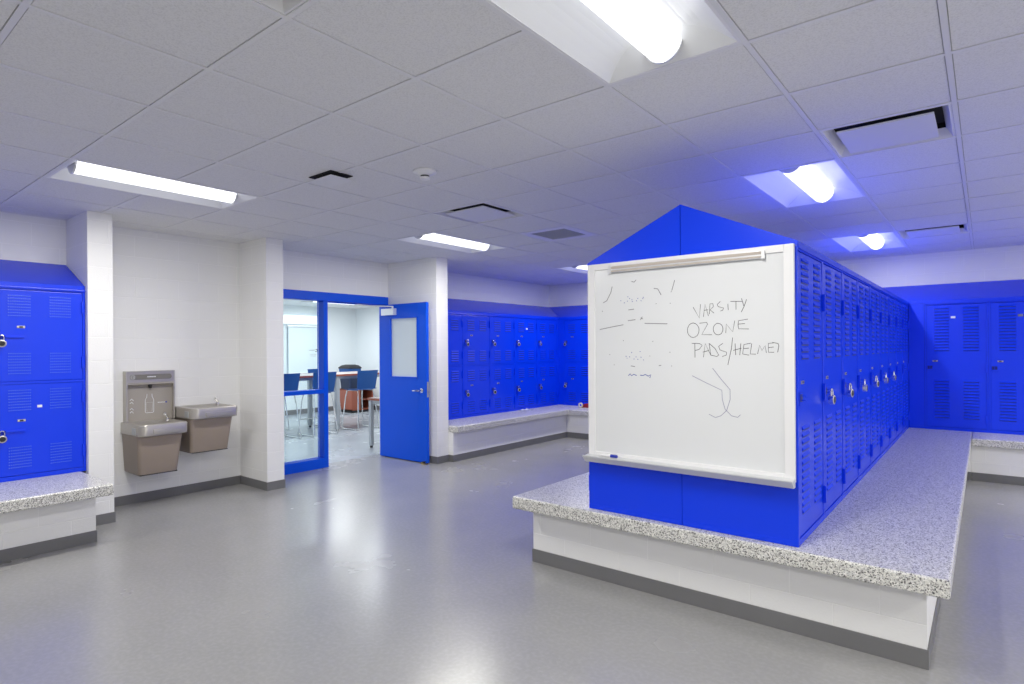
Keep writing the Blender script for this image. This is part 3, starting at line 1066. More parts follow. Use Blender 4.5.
for k in range(1, 5):
    w_ = ('first whole', 'second whole', 'third whole', 'corner')[k - 1]
    for zz, lv in ((0.040 + 0.335, 'lower'), (0.781 + 0.335, 'upper')):
        lock_at(tiers[k], zz - 0.0, 'padlock on the %s door of the %s two-tier locker beyond the door pier' % (lv, w_), 'padlocks on the far left lockers', random.uniform(-.3, .3))
for zz, lv in ((0.375, 'lower'), (1.116, 'upper')):
    lock_at(i1_, zz, 'padlock on the %s door of the locker just left of the whiteboard' % lv, 'padlocks on the far left lockers')

# ---- the locker at the left edge
tp = make_tier(DL, perf=True)
tp.location = (XL, 1.041, ZS)
tp.rotation_euler = (0, 0, PI / 2)
tag(tp, 'two-tier blue locker with perforated vents beside the left pier')
dr = [c for c in tp.children if c.name.startswith('door')][0]
tag(MB().box(0.28, 0.312, 0.0003, 0.003, 0.575 - 0.010, 0.575 + 0.010, M['sticker'], 0.001).build('number_sticker', dr), 'small white number sticker')
lock_at(tp, 0.375, 'padlock on the lower door of the locker at the left edge', 'padlocks at the left edge')
lock_at(tp, 1.116, 'padlock on the upper door of the locker at the left edge', 'padlocks at the left edge')
G6 = 'two-tier lockers left of the view'
tag(tp, group=G6)
for k in (1, 2):
    dup(tp, 'two-tier blue locker left of the view, %s from the left pier' % ('second', 'third')[k - 1], (XL, 1.041 - k * U, ZS), PI / 2, G6)

# ================================================================ whiteboard
BX0, BX1, BY = -1.950, -0.748, 3.2255     # back face of the board against the lockers
bx = (BX0 + BX1) / 2
t = thing('whiteboard', 'large framed whiteboard with handwriting on the end of the island lockers', 'whiteboard', (bx, BY, 1.40))
def wb(name, m, x0, x1, y0, y1, z0, z1, c=0.002, parent=None):
    o = MB().box(x0 - bx, x1 - bx, y0 - BY, y1 - BY, z0 - 1.40, z1 - 1.40, m, c).build(name, parent or t)
    return o
FR = 0.048
wb('surface', M['board'], BX0 + FR - 0.004, BX1 - FR + 0.004, BY - 0.018, BY, 0.83, 1.975, 0)
for a in ((BX0, BX0 + FR, 0.80, 2.006), (BX1 - FR, BX1, 0.80, 2.006)):
    wb('frame_stile', M['white'], a[0], a[1], BY - 0.026, BY, a[2], a[3], 0.003)
wb('frame_rail', M['white'], BX0 + FR, BX1 - FR, BY - 0.026, BY, 1.968, 2.006, 0.003)
rail = wb('map_rail', M['alu'], -1.79, -0.885, BY - 0.034, BY - 0.026, 1.944, 1.985, 0.002)
wb('cork_strip', M['cork'], -1.785, -0.89, BY - 0.0365, BY - 0.034, 1.966, 1.980, 0.0, rail)
wb('cork_strip', M['cork'], -1.785, -0.89, BY - 0.0365, BY - 0.034, 1.948, 1.957, 0.0, rail)
for a in (-1.79, -0.895):
    wb('rail_stop', M['alu'], a - 0.006, a + 0.012, BY - 0.040, BY - 0.030, 1.940, 1.988, 0.002, rail)
wb('frame_rail', M['white'], BX0 + FR, BX1 - FR, BY - 0.026, BY, 0.80, 0.842, 0.003)
# tray: lipped shelf with angled underside
prof = [(BY - 0.026, 0.822), (BY - 0.084, 0.814), (BY - 0.088, 0.822), (BY - 0.092, 0.820), (BY - 0.092, 0.814), (BY - 0.060, 0.779), (BY - 0.026, 0.779)]
mb = MB()
mb.prism([(y - BY, z - 1.40) for y, z in prof], 'x', BX0 - bx - 0.006, BX1 - bx + 0.002, M['alu'])
mb.build('tray', t)

def ribbon(strokes, m, name, w=0.0022, y=-0.0186):
    """flat pen strokes on the board, x and z in metres in the room"""
    mb = MB()
    for st in strokes:
        pts = [Vector((x - bx, z - 1.40)) for x, z in st]
        L_, R_ = [], []
        for i, p in enumerate(pts):
            if i == 0:
                dd = pts[1] - p
            elif i == len(pts) - 1:
                dd = p - pts[i - 1]
            else:
                dd = (pts[i + 1] - p).normalized() + (p - pts[i - 1]).normalized()
            if dd.length < 1e-6:
                dd = Vector((1, 0))
            dd.normalize()
            nn = Vector((-dd.y, dd.x)) * w
            L_.append(p + nn)
            R_.append(p - nn)
        n = len(pts)
        vs = [(q.x, y, q.y) for q in L_ + R_]
        fs = [(i, i + 1, n + i + 1, n + i) for i in range(n - 1)]
        mb.add(vs, fs, m)
    return mb.build(name, t, fix=False)
WORDS = [[(-1.271,1.71),(-1.236,1.648),(-1.229,1.724)],[(-1.213,1.654),(-1.204,1.723),(-1.185,1.658)],[(-1.21,1.689),(-1.187,1.692)],[(-1.18,1.667),(-1.176,1.724),(-1.16,1.724),(-1.157,1.708),(-1.176,1.691),(-1.154,1.672)],[(-1.119,1.734),(-1.136,1.719),(-1.131,1.706),(-1.102,1.698),(-1.106,1.686),(-1.119,1.682)],[(-1.079,1.719),(-1.077,1.685)],[(-1.065,1.731),(-1.004,1.728)],[(-1.036,1.728),(-1.036,1.686)],[(-1.007,1.744),(-0.995,1.703)],[(-0.981,1.738),(-0.993,1.703),(-1.009,1.671)],[(-1.271,1.622),(-1.258,1.618),(-1.248,1.609),(-1.24,1.596),(-1.238,1.58),(-1.241,1.565),(-1.248,1.552),(-1.259,1.544),(-1.272,1.541),(-1.285,1.544),(-1.295,1.553),(-1.303,1.566),(-1.305,1.582),(-1.302,1.598),(-1.295,1.611),(-1.284,1.619),(-1.271,1.622)],[(-1.236,1.619),(-1.196,1.623),(-1.19,1.613),(-1.223,1.556),(-1.166,1.554)],[(-1.132,1.616),(-1.122,1.613),(-1.113,1.606),(-1.108,1.596),(-1.106,1.584),(-1.108,1.572),(-1.114,1.561),(-1.122,1.555),(-1.132,1.553),(-1.143,1.555),(-1.151,1.562),(-1.157,1.573),(-1.159,1.585),(-1.157,1.597),(-1.151,1.607),(-1.142,1.614),(-1.132,1.616)],[(-1.091,1.562),(-1.088,1.61),(-1.054,1.568),(-1.043,1.627)],[(-0.975,1.633),(-1.023,1.626),(-1.026,1.605),(-1.023,1.583),(-0.97,1.581)],[(-1.025,1.608),(-0.99,1.61)],[(-1.262,1.429),(-1.263,1.507)],[(-1.28,1.508),(-1.237,1.507),(-1.221,1.497),(-1.237,1.475),(-1.261,1.468)],[(-1.214,1.431),(-1.204,1.507),(-1.174,1.443)],[(-1.217,1.459),(-1.184,1.468)],[(-1.182,1.507),(-1.149,1.478),(-1.13,1.443),(-1.14,1.435),(-1.174,1.443)],[(-1.182,1.507),(-1.174,1.443)],[(-1.107,1.507),(-1.13,1.49),(-1.123,1.471),(-1.087,1.458),(-1.089,1.443),(-1.111,1.435)],[(-1.055,1.537),(-1.061,1.48),(-1.081,1.39)],[(-1.042,1.505),(-1.039,1.443)],[(-1.012,1.505),(-1.018,1.443)],[(-1.052,1.468),(-1.009,1.48)],[(-0.961,1.506),(-0.996,1.499),(-1.003,1.449),(-0.97,1.443)],[(-1.0,1.477),(-0.97,1.48)],[(-0.956,1.504),(-0.964,1.449),(-0.935,1.448)],[(-0.927,1.449),(-0.916,1.495),(-0.905,1.467),(-0.889,1.492),(-0.883,1.455)],[(-0.847,1.506),(-0.873,1.504),(-0.873,1.458),(-0.845,1.458)],[(-0.873,1.482),(-0.847,1.485)],[(-0.853,1.509),(-0.826,1.503),(-0.822,1.491),(-0.828,1.458)]]
ROUTE = [[(-1.279,1.327),(-1.198,1.289),(-1.114,1.252),(-1.112,1.202),(-1.097,1.15),(-1.063,1.117),(-1.031,1.111),(-1.016,1.126)],[(-1.164,1.371),(-1.12,1.315),(-1.07,1.257),(-1.07,1.204),(-1.089,1.144),(-1.121,1.113),(-1.151,1.102),(-1.185,1.118)]]
PLAY_GREY = [[(-1.869,1.6),(-1.788,1.613),(-1.705,1.625)],[(-1.566,1.629),(-1.424,1.622)],[(-1.671,1.713),(-1.634,1.716)],[(-1.675,1.648),(-1.625,1.653)],[(-1.594,1.65),(-1.58,1.668)],[(-1.591,1.663),(-1.577,1.655)],[(-1.781,1.858),(-1.789,1.826),(-1.818,1.776),(-1.843,1.765)],[(-1.65,1.883),(-1.633,1.877),(-1.619,1.889)],[(-1.504,1.831),(-1.482,1.827),(-1.461,1.79)],[(-1.378,1.87),(-1.396,1.811)],[(-1.478,1.381),(-1.463,1.383)],[(-1.657,1.377),(-1.63,1.373)],[(-1.782,1.86),(-1.779,1.856)],[(-1.851,1.715),(-1.847,1.711)],[(-1.506,1.832),(-1.502,1.828)],[(-1.401,1.807),(-1.398,1.803)],[(-1.407,1.741),(-1.404,1.737)],[(-1.494,1.743),(-1.491,1.739)],[(-1.707,1.531),(-1.704,1.527)],[(-1.517,1.524),(-1.513,1.52)],[(-1.801,1.446),(-1.798,1.442)],[(-1.771,1.384),(-1.768,1.38)],[(-1.411,1.46),(-1.408,1.456)],[(-1.401,1.382),(-1.398,1.378)],[(-1.536,1.438),(-1.533,1.435)]]
PLAY_BLUE = [[(-1.674,1.318),(-1.662,1.329),(-1.654,1.318),(-1.637,1.327),(-1.62,1.32)],[(-1.597,1.323),(-1.58,1.321),(-1.563,1.328),(-1.546,1.318),(-1.529,1.327),(-1.535,1.308)],[(-1.723,1.773),(-1.72,1.769)],[(-1.676,1.794),(-1.672,1.79)],[(-1.699,1.759),(-1.696,1.755)],[(-1.679,1.768),(-1.676,1.764)],[(-1.649,1.775),(-1.646,1.771)],[(-1.647,1.764),(-1.643,1.76)],[(-1.618,1.767),(-1.615,1.763)],[(-1.61,1.78),(-1.607,1.776)],[(-1.59,1.765),(-1.586,1.762)],[(-1.578,1.778),(-1.575,1.774)],[(-1.575,1.785),(-1.572,1.781)],[(-1.664,1.783),(-1.661,1.779)],[(-1.69,1.436),(-1.687,1.432)],[(-1.653,1.459),(-1.649,1.455)],[(-1.667,1.433),(-1.663,1.429)],[(-1.638,1.42),(-1.634,1.417)],[(-1.624,1.433),(-1.621,1.429)],[(-1.598,1.464),(-1.594,1.461)],[(-1.592,1.431),(-1.589,1.427)],[(-1.575,1.415),(-1.572,1.412)],[(-1.613,1.418),(-1.609,1.415)],[(-1.684,1.425),(-1.681,1.422)]]

ribbon(WORDS, M['ink'], 'handwriting', 0.0016)
ribbon(ROUTE, M['inkfaint'], 'drawn_curves', 0.0017)
ribbon(PLAY_GREY, M['inkgrey'], 'play_diagram', 0.0023)
ribbon(PLAY_BLUE, M['inkblue'], 'play_notes', 0.0026)
# marker on the tray
t2 = thing('marker', 'blue-capped marker lying on the left end of the whiteboard tray', 'marker', (-1.85, BY - 0.058, 0.830), 0.0)
MB().tube([(0.0, 0, 0), (0.075, 0, 0)], 0.009, M['white'], 14).build('barrel', t2, smooth=True)
MB().tube([(0.075, 0, 0), (0.118, 0, 0)], [0.0098, 0.0088], M['bluecap'], 14).build('cap', t2, smooth=True)

# ================================================================ drinking fountains on the left wall (local x runs along the wall, -y into the room)
def rloop(x0, x1, y0, y1, r, z, n=8):
    pts = []
    for cx_, cy_, a0 in ((x1 - r[0], y1 - r[0], 0), (x0 + r[1], y1 - r[1], 90), (x0 + r[2], y0 + r[2], 180), (x1 - r[3], y0 + r[3], 270)):
        rr = {0: r[0], 90: r[1], 180: r[2], 270: r[3]}[a0]
        for k in range(n + 1):
            a = math.radians(a0 + 90 * k / n)
            pts.append((cx_ + rr * math.cos(a), cy_ + rr * math.sin(a), z))
    return pts
def loft(mb, loops, m, cap0=True, cap1=True):
    n = len(loops[0])
    vs = [p for l in loops for p in l]
    fs = []
    for i in range(len(loops) - 1):
        for k in range(n):
            fs.append((i * n + k, i * n + (k + 1) % n, (i + 1) * n + (k + 1) % n, (i + 1) * n + k))
    if cap0:
        fs.append(tuple(range(n))[::-1])
    if cap1:
        fs.append(tuple(range((len(loops) - 1) * n, len(loops) * n)))
    return mb.add(vs, fs, m)
def fountain(label, y0, W, zr, zc, filler):
    t = thing('drinking_fountain', label, 'drinking fountain', (XW, y0, 0), PI / 2, 'wall-hung drinking fountains')
    F = -0.475
    sq = (0.004, 0.004, 0.07, 0.03)
    # basin
    mb = MB()
    zb = zr - 0.115
    loops = [rloop(0.03, W - 0.03, F + 0.05, -0.002, (0.004, 0.004, 0.06, 0.06), zb),
             rloop(0.0, W, F + 0.01, -0.002, sq, zb + 0.012),
             rloop(0.0, W, F, -0.002, sq, zr - 0.010),
             rloop(0.006, W - 0.006, F + 0.006, -0.004, sq, zr),
             rloop(0.035, W - 0.035, F + 0.055, -0.11, (0.06,) * 4, zr + 0.002),
             rloop(0.05, W - 0.05, F + 0.07, -0.125, (0.07,) * 4, zr - 0.016),
             rloop(0.12, W - 0.13, F + 0.14, -0.18, (0.06,) * 4, zr - 0.045)]
    loft(mb, loops, M['steel'])
    bs = mb.build('basin', t, smooth=True)
    MB().tube([(W * 0.45, -0.28, zr - 0.045), (W * 0.45, -0.28, zr - 0.040)], 0.022, M['chrome'], 16).build('drain', bs)
    # push bars: front and sides
    mb = MB()
    mb.box(W * 0.28, W * 0.86, F - 0.007, F + 0.02, zr - 0.085, zr - 0.045, M['steel'], 0.006)
    mb.build('push_bar', t, smooth=True)
    for xx in (0.0, W):
        MB().box(xx - 0.006, xx + 0.006, F + 0.09, F + 0.17, zr - 0.092, zr - 0.030, M['greymetal'], 0.004).build('side_push_pad', t)
    # bubbler
    mb = MB()
    bxp = W - 0.085
    mb.tube([(bxp, -0.20, zr - 0.006), (bxp, -0.20, zr + 0.02)], 0.020, M['chrome'], 14)
    mb.tube([(bxp, -0.20, zr + 0.018), (bxp - 0.004, -0.20, zr + 0.042), (bxp - 0.022, -0.205, zr + 0.060), (bxp - 0.040, -0.21, zr + 0.064)], [0.010, 0.010, 0.011, 0.008], M['chrome'], 10)
    mb.tube([(bxp - 0.004, -0.20, zr + 0.04), (bxp - 0.03, -0.20, zr + 0.085)], [0.008, 0.004], M['chrome'], 8)
    mb.build('bubbler', t, smooth=True)
    # cabinet, front leans back towards the bottom
    mb = MB()
    def ring(z, f, m_):
        return rloop(0.012 + m_, W - 0.020 - 1.6 * m_, f, -0.002, (0.003, 0.003, 0.035, 0.035), z)
    loft(mb, [ring(zc, -0.355, 0.024), ring(zc + 0.008, -0.36, 0.018), ring(zb + 0.004, -0.405, 0.0)], M['taupe'])
    cb = mb.build('cabinet', t, smooth=True)
    MB().box(0.05, W - 0.05, -0.34, -0.05, zc - 0.010, zc, M['black']).build('grille', cb)
    if filler:
        a, b, z0, z1 = 0.022, W + 0.030, zr + 0.001, 1.288
        mb = MB()
        mb.box(a, b, -0.035, -0.001, z0, z1, M['steel'], 0.003)
        mb.box(a, a + 0.014, -0.092, -0.035, z0, z1, M['steel'], 0.002)
        mb.box(b - 0.012, b, -0.092, -0.035, z0, z1, M['steel'], 0.002)
        mb.box(a + 0.014, b - 0.012, -0.092, -0.035, 1.175, z1, M['steel'], 0.002)
        fp = mb.build('bottle_filler', t)
        mb = MB()
        # alcove: back, lip and curved hood
        mb.box(a + 0.014, b - 0.012, -0.044, -0.035, z0, 1.175, M['taupe2'])
        hood = [(-0.092, 1.175), (-0.092, 1.158)] + [(-0.092 + 0.048 * math.sin(k * PI / 12), 1.158 - 0.030 * (1 - math.cos(k * PI / 12))) for k in range(1, 7)] + [(-0.044, 1.175)]
        mb.prism(hood, 'x', a + 0.014, b - 0.012, M['taupe2'])
        mb.build('alcove', fp)
        xm = (a + b) / 2
        mb = MB()
        mb.tube([(xm, -0.066, 1.150), (xm, -0.066, 1.118)], [0.020, 0.012], M['black'], 14)
        mb.build('nozzle', fp)
        mb = MB()
        pill = rloop(a + 0.03, b - 0.03, 1.205, 1.255, (0.0245,) * 4, 0)
        mb.prism([(p[0], p[1]) for p in pill], 'y', -0.0955, -0.092, M['strip'])
        dp = mb.build('display_strip', fp)
        tag(dp, 'dark grey display strip')
        mb = MB()
        ring_ = [(a + 0.056 + 0.017 * math.cos(k * PI / 8), -0.0962, 1.230 + 0.017 * math.sin(k * PI / 8)) for k in range(17)]
        mb.tube(ring_, 0.0018, M['sticker'], 4)
        mb.tube([(a + 0.056, -0.0962, 1.238), (a + 0.060, -0.0962, 1.222)], 0.002, M['sticker'], 4)
        for k in range(7):
            mb.box(xm - 0.035 + k * 0.011, xm - 0.027 + k * 0.011, -0.0962, -0.095, 1.226, 1.236, M['sticker'])
        mb.build('display_marks', dp)
        # printed bottle outline, icons and small wordmark
        mb = MB()
        yb = -0.0452
        bo = [(-0.032, 0.875), (-0.038, 0.885), (-0.038, 1.000), (-0.024, 1.032), (-0.022, 1.060)]
        ol = [(xm + x, yb, z) for x, z in bo] 
        ol2 = [(xm - x, yb, z) for x, z in bo]
        mb.tube(ol, 0.0028, M['sticker'], 5)
        mb.tube(ol2, 0.0028, M['sticker'], 5)
        mb.tube([(xm - 0.032, yb, 0.875), (xm + 0.032, yb, 0.875)], 0.0028, M['sticker'], 5)
        mb.tube([(xm - 0.022, yb, 0.888), (xm - 0.030, yb, 0.975), (xm + 0.030, yb, 0.975), (xm + 0.022, yb, 0.888)], 0.0012, M['sticker'], 4)
        for zz, s_ in ((1.005, 1), (0.975, 1), (0.915, 1), (0.885, 1)):
            mb.tube([(a + 0.045, yb, zz), (a + 0.060, yb, zz + 0.014), (a + 0.075, yb, zz - 0.004)], 0.0035, M['sticker'], 5)
        for k in range(8):
            mb.box(xm + 0.075 + k * 0.0085, xm + 0.081 + k * 0.0085, yb - 0.0006, yb + 0.001, 0.966, 0.974, M['sticker'])
        mb.tube([(xm + 0.152, yb - 0.0008, 0.970), (xm + 0.152, yb + 0.001, 0.970)], 0.008, M['bluecap'], 12)
        mb.build('printed_marks', fp)
    return t
fountain('lower drinking fountain with a tall bottle filler, next to the left pier', 2.072, 0.425, 0.800, 0.325, True)
fountain('higher drinking fountain without a bottle filler, right of the one with the filler', 2.535, 0.452, 0.915, 0.470, False)

# ================================================================ things left on the wall bench
t = thing('paper_slip', 'crumpled white slip of paper on the bench under the two-tier lockers beyond the door', 'paper', (-5.83, 7.57, ZS), 0.3)
mb = MB()
for k in range(4):
    z0, z1 = (0.004, 0.022, 0.012, 0.034, 0.020)[k], (0.004, 0.022, 0.012, 0.034, 0.020)[k + 1]
    xa, xb = -0.07 + k * 0.035, -0.035 + k * 0.035
    mb.add([(xa, -0.05, z0), (xb, -0.05, z1), (xb, 0.05, z1 + 0.006), (xa, 0.05, z0 + 0.004), (xa, -0.05, z0 - 0.003), (xb, -0.05, z1 - 0.003), (xb, 0.05, z1 + 0.003), (xa, 0.05, z0 + 0.001)],
           [(0, 1, 2, 3), (7, 6, 5, 4), (0, 4, 5, 1), (2, 6, 7, 3), (1, 5, 6, 2), (0, 3, 7, 4)], M['sticker'])
mb.build('sheet', t)
t = thing('tape_roll', 'small cream roll of tape on the bench just left of the whiteboard', 'tape', (-5.37, 8.56, ZS))
mb = MB()
n = 24
for r0, r1, mm in ((0.026, 0.042, M['cream']), (0.022, 0.026, M['sticker'])):
    vs, fs = [], []
    for r_, y_ in ((r0, -0.012), (r1, -0.012), (r1, 0.012), (r0, 0.012)):
        vs += [(r_ * math.cos(2 * PI * k / n), y_, 0.042 + r_ * math.sin(2 * PI * k / n)) for k in range(n)]
    for i in range(4):
        for k in range(n):
            fs.append((i * n + k, i * n + (k + 1) % n, ((i + 1) % 4) * n + (k + 1) % n, ((i + 1) % 4) * n + k))
    mb.add(vs, fs, mm)
mb.build('roll', t, smooth=True)
t = thing('folded_cloth', 'dark red folded cloth on the bench, half hidden by the whiteboard edge', 'cloth', (-5.24, 8.66, ZS))
mb = MB()
mb.box(-0.13, 0.13, -0.08, 0.08, 0.0, 0.022, M['red'], 0.010)
mb.box(-0.12, 0.11, -0.07, 0.075, 0.022, 0.044, M['red'], 0.010)
mb.box(-0.10, 0.12, -0.065, 0.06, 0.044, 0.062, M['red'], 0.008)
mb.build('folds', t, smooth=True)

# ================================================================ furniture of the next room
def table(name, label, x0, x1, y0, y1, h, leg=0.05, group=None):
    t = thing(name, label, 'table', ((x0 + x1) / 2, (y0 + y1) / 2, 0), 0, group)
    hx_, hy_ = (x1 - x0) / 2, (y1 - y0) / 2
    mb = MB()
    mb.box(-hx_, hx_, -hy_, hy_, h - 0.032, h, M['top'], 0.003)
    tp_ = mb.build('tabletop', t)
    mb = MB()
    e = 0.004
    for a, b, c, d_ in ((-hx_ - e, hx_ + e, -hy_ - e, -hy_), (-hx_ - e, hx_ + e, hy_, hy_ + e), (-hx_ - e, -hx_, -hy_, hy_), (hx_, hx_ + e, -hy_, hy_)):
        mb.box(a, b, c, d_, h - 0.034, h + 0.001, M['wood'])
    tag(mb.build('edge_band', tp_), 'red-brown edge band')
    mb = MB()
    i_ = 0.03
    for a, b, c, d_ in ((-hx_ + i_, hx_ - i_, -hy_ + i_, -hy_ + i_ + 0.02), (-hx_ + i_, hx_ - i_, hy_ - i_ - 0.02, hy_ - i_), (-hx_ + i_, -hx_ + i_ + 0.02, -hy_ + i_, hy_ - i_), (hx_ - i_ - 0.02, hx_ - i_, -hy_ + i_, hy_ - i_)):
        mb.box(a, b, c, d_, h - 0.085, h - 0.033, M['greymetal'])
    mb.build('apron', t)
    for sx in (-1, 1):
        for sy in (-1, 1):
            mb = MB()
            cx_, cy_ = sx * (hx_ - leg / 2 - 0.012), sy * (hy_ - leg / 2 - 0.012)
            mb.box(cx_ - leg / 2, cx_ + leg / 2, cy_ - leg / 2, cy_ + leg / 2, 0.03, h - 0.033, M['greymetal'], 0.004)
            lg = mb.build('leg', t)
            MB().tube([(cx_, cy_, 0.0), (cx_, cy_, 0.03)], 0.022, M['black'], 12).build('foot', lg)
    return t
ht = table('high_table', 'long high table with red-brown edge in the next room, lined with blue stools', -10.16, -9.19, 4.66, 8.30, 1.03, 0.07)
for sx in (-1, 1):
    cx_ = sx * (0.485 - 0.047)
    lg = MB().box(cx_ - 0.035, cx_ + 0.035, -0.10, -0.03, 0.03, 0.997, M['greymetal'], 0.004).build('leg', ht)
    MB().tube([(cx_, -0.065, 0.0), (cx_, -0.065, 0.03)], 0.022, M['black'], 12).build('foot', lg)
table('low_table', 'lower table with red-brown edge just inside the doorway, beside the open door', -7.295, -6.76, 5.60, 7.2, 0.75, 0.055)

def make_stool():
    """bar stool, seat faces -x (towards the table), back rest on the +x side; origin on the floor under the seat"""
    t = thing('bar_stool', 'x', 'bar stool')
    mb = MB()
    # seat: shallow dished sheet
    ns, nt_ = 8, 8
    vs, fs = [], []
    for s_ in (0, 1):
        for i in range(ns + 1):
            for j in range(nt_ + 1):
                u, v = i / ns * 2 - 1, j / nt_ * 2 - 1
                x = u * 0.21
                y = v * (0.225 - 0.015 * u * u)
                z = 0.735 + 0.012 * (u * u + v * v) - 0.012 * s_ - (0.03 * max(0, -u - 0.6) ** 1)
                vs.append((x, y, z))
    k = (ns + 1) * (nt_ + 1)
    for i in range(ns):
        for j in range(nt_):
            q = i * (nt_ + 1) + j
            fs.append((q, q + 1, q + nt_ + 2, q + nt_ + 1))
            fs.append((k + q, k + q + nt_ + 1, k + q + nt_ + 2, k + q + 1))
    edge = [i * (nt_ + 1) for i in range(ns + 1)] + [ns * (nt_ + 1) + j for j in range(1, nt_ + 1)] + [i * (nt_ + 1) + nt_ for i in range(ns - 1, -1, -1)] + [j for j in range(nt_ - 1, 0, -1)]
    for a, b in zip(edge, edge[1:] + edge[:1]):
        fs.append((a, b, k + b, k + a))
    mb.add(vs, fs, M['shell'])
    mb.build('seat', t, smooth=True)
    mb = MB()
    vs, fs = [], []
    for s_ in (0, 1):
        for i in range(7):
            for j in range(9):
                u, v = i / 6, j / 8 * 2 - 1
                z = 0.752 + u * 0.342
                x = 0.195 + 0.055 * u - 0.025 * v * v + 0.012 * s_
                y = v * (0.205 + 0.025 * u)
                vs.append((x, y, z))
    k = 63
    for i in range(6):
        for j in range(8):
            q = i * 9 + j
            fs.append((q, q + 9, q + 10, q + 1))
            fs.append((k + q, k + q + 1, k + q + 10, k + q + 9))
    edge = [i * 9 for i in range(7)] + [54 + j for j in range(1, 9)] + [i * 9 + 8 for i in range(5, -1, -1)] + [j for j in range(7, 0, -1)]
    for a, b in zip(edge, edge[1:] + edge[:1]):
        fs.append((a, b, k + b, k + a))
    mb.add(vs, fs, M['shell'])
    mb.build('backrest', t, smooth=True)
    for s_ in (-1, 1):
        mb = MB()
        y0, y1 = s_ * 0.17, s_ * 0.235
        mb.tube([(-0.17, y0, 0.722), (-0.20, s_ * 0.185, 0.60), (-0.245, y1, 0.03), (-0.235, y1, 0.011), (0.235, y1, 0.011), (0.245, y1, 0.03), (0.175, s_ * 0.185, 0.60), (0.15, y0, 0.722), (-0.17, y0, 0.722)], 0.011, M['chrome'], 8)
        mb.build('sled_leg', t, smooth=True)
    mb = MB()
    mb.tube([(-0.228, -0.224, 0.26), (-0.228, 0.224, 0.26)], 0.010, M['chrome'], 8)
    mb.build('footrest', t, smooth=True)
    return t
st = make_stool()
SG = 'blue bar stools in the next room'
spots = [(-9.14, 5.24, 0, 'blue bar stool seen through the window, nearest the left pier'),
         (-9.14, 5.95, 0.0, 'blue bar stool behind the upright post between window and doorway'),
         (-9.17, 6.88, 0.0, 'blue bar stool in full view through the doorway'),
         (-10.33, 6.88, PI, 'blue bar stool on the far side of the high table, behind the upright post'),
         (-10.33, 5.72, PI, 'blue bar stool beyond the high table, at the left edge of the window')]
for k, (x, y, r, lab) in enumerate(spots):
    if k == 0:
        st.location = (x, y, 0)
        st['label'] = lab
        st['group'] = SG
    else:
        dup(st, lab, (x, y, 0), r, SG)
# lower chair beside the near table
t = thing('side_chair', 'blue chair mostly hidden behind the open door leaf, at the lower table', 'chair', (-7.62, 6.50, 0), PI)
MB().box(-0.21, 0.21, -0.22, 0.22, 0.435, 0.455, M['shell'], 0.008).build('seat', t)
MB().box(0.19, 0.215, -0.21, 0.21, 0.50, 0.83, M['shell'], 0.010).build('backrest', t)
for s_ in (-1, 1):
    MB().tube([(-0.19, s_ * 0.2, 0.434), (-0.22, s_ * 0.225, 0.012), (0.22, s_ * 0.225, 0.012), (0.20, s_ * 0.2, 0.44), (0.205, s_ * 0.2, 0.52)], 0.010, M['chrome'], 8).build('sled_leg', t, smooth=True)

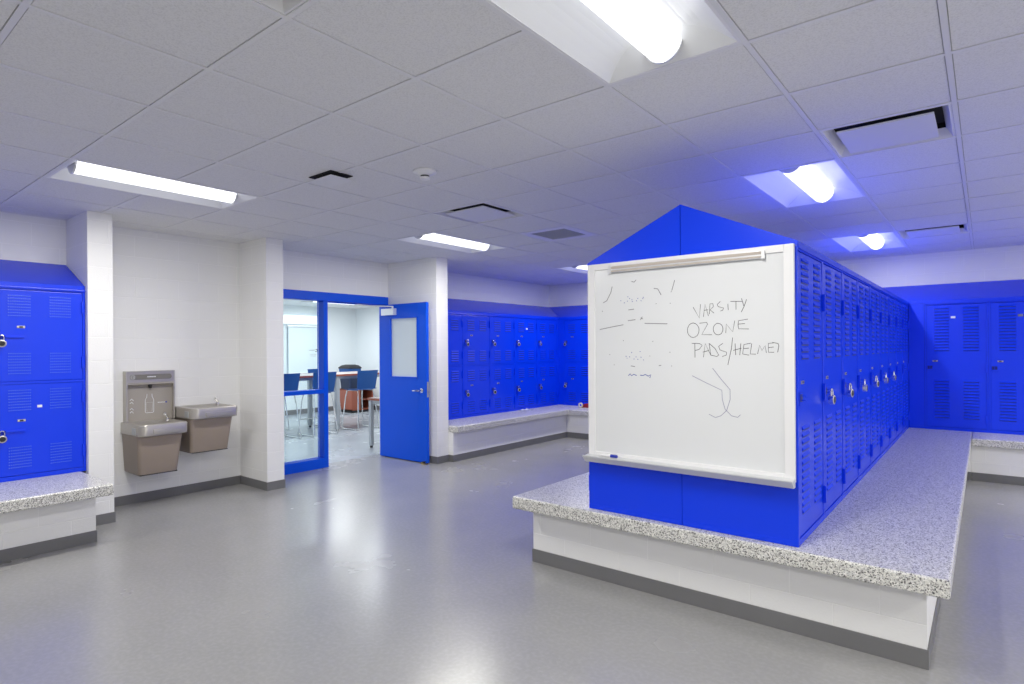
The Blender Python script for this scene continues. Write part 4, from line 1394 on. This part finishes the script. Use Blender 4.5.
# cabinet with a lidded bin at the back wall
CX_, CY_ = -12.05, 9.0
t = thing('storage_cabinet', 'red-brown open cabinet against the back wall of the next room', 'cabinet', (-11.72, 8.66, 0))
hw = 0.31
mb = MB()
mb.box(-0.26, 0.26, -hw, -hw + 0.02, 0.06, 0.56, M['wood'])
mb.box(-0.26, 0.26, hw - 0.02, hw, 0.06, 0.56, M['wood'])
mb.box(-0.26, 0.26, -hw, hw, 0.54, 0.56, M['wood'])
mb.box(-0.26, 0.26, -hw, hw, 0.06, 0.08, M['wood'])
mb.box(-0.26, -0.25, -hw, hw, 0.06, 0.56, M['wood'])
mb.build('carcass', t)
MB().box(-0.24, 0.26, -0.08, -0.06, 0.08, 0.54, M['wood']).build('divider', t)
MB().box(-0.24, 0.24, -0.06, hw - 0.02, 0.29, 0.31, M['wood']).build('shelf', t)
MB().box(0.245, 0.26, -hw + 0.02, -0.08, 0.08, 0.54, M['wood'], 0.003).build('door', t)
MB().box(-0.22, 0.22, -hw + 0.04, hw - 0.04, 0.0, 0.06, M['black']).build('plinth', t)
t = thing('lidded_bin', 'blue bin with a domed black lid standing on the red-brown cabinet', 'bin', (-11.72, 8.50, 0.56))
mb = MB()
loft(mb, [rloop(-0.19, 0.19, -0.14, 0.14, (0.05,) * 4, 0.0), rloop(-0.22, 0.22, -0.16, 0.16, (0.05,) * 4, 0.30)], M['navy'])
loft(mb, [rloop(-0.22, 0.22, -0.16, 0.16, (0.05,) * 4, 0.302), rloop(-0.23, 0.23, -0.17, 0.17, (0.05,) * 4, 0.47)], M['shell'])
mb.build('body', t, smooth=True)
mb = MB()
loft(mb, [rloop(-0.24, 0.24, -0.185, 0.185, (0.06,) * 4, 0.472), rloop(-0.24, 0.24, -0.185, 0.185, (0.06,) * 4, 0.50), rloop(-0.20, 0.20, -0.15, 0.15, (0.09,) * 4, 0.545), rloop(-0.12, 0.12, -0.10, 0.10, (0.09,) * 4, 0.565)], M['black'])
mb.build('lid', t, smooth=True)

# wall light and screen on the back wall
t = thing('wall_light', 'bright white box light high on the back wall, seen through the window', 'wall light', (NX0 + 0.001, 7.6, 0))
MB().box(0.02, 0.16, -0.56, 0.50, 2.07, 2.27, M['glow'], 0.03).build('diffuser', t)
MB().box(0.0, 0.02, -0.50, 0.45, 2.10, 2.24, M['greymetal']).build('back_plate', t)
t = thing('projection_screen', 'plain white screen on the back wall of the next room, under the wall light', 'projection screen', (NX0 + 0.001, 7.6, 0))
MB().tube([(0.05, -0.36, 2.02), (0.05, 0.66, 2.02)], 0.03, M['white'], 14).build('roller', t, smooth=True)
MB().box(0.05, 0.054, -0.34, 0.64, 0.95, 2.02, M['wall2']).build('sheet', t)
MB().box(0.04, 0.064, -0.35, 0.65, 0.93, 0.955, M['white'], 0.004).build('weight_bar', t)
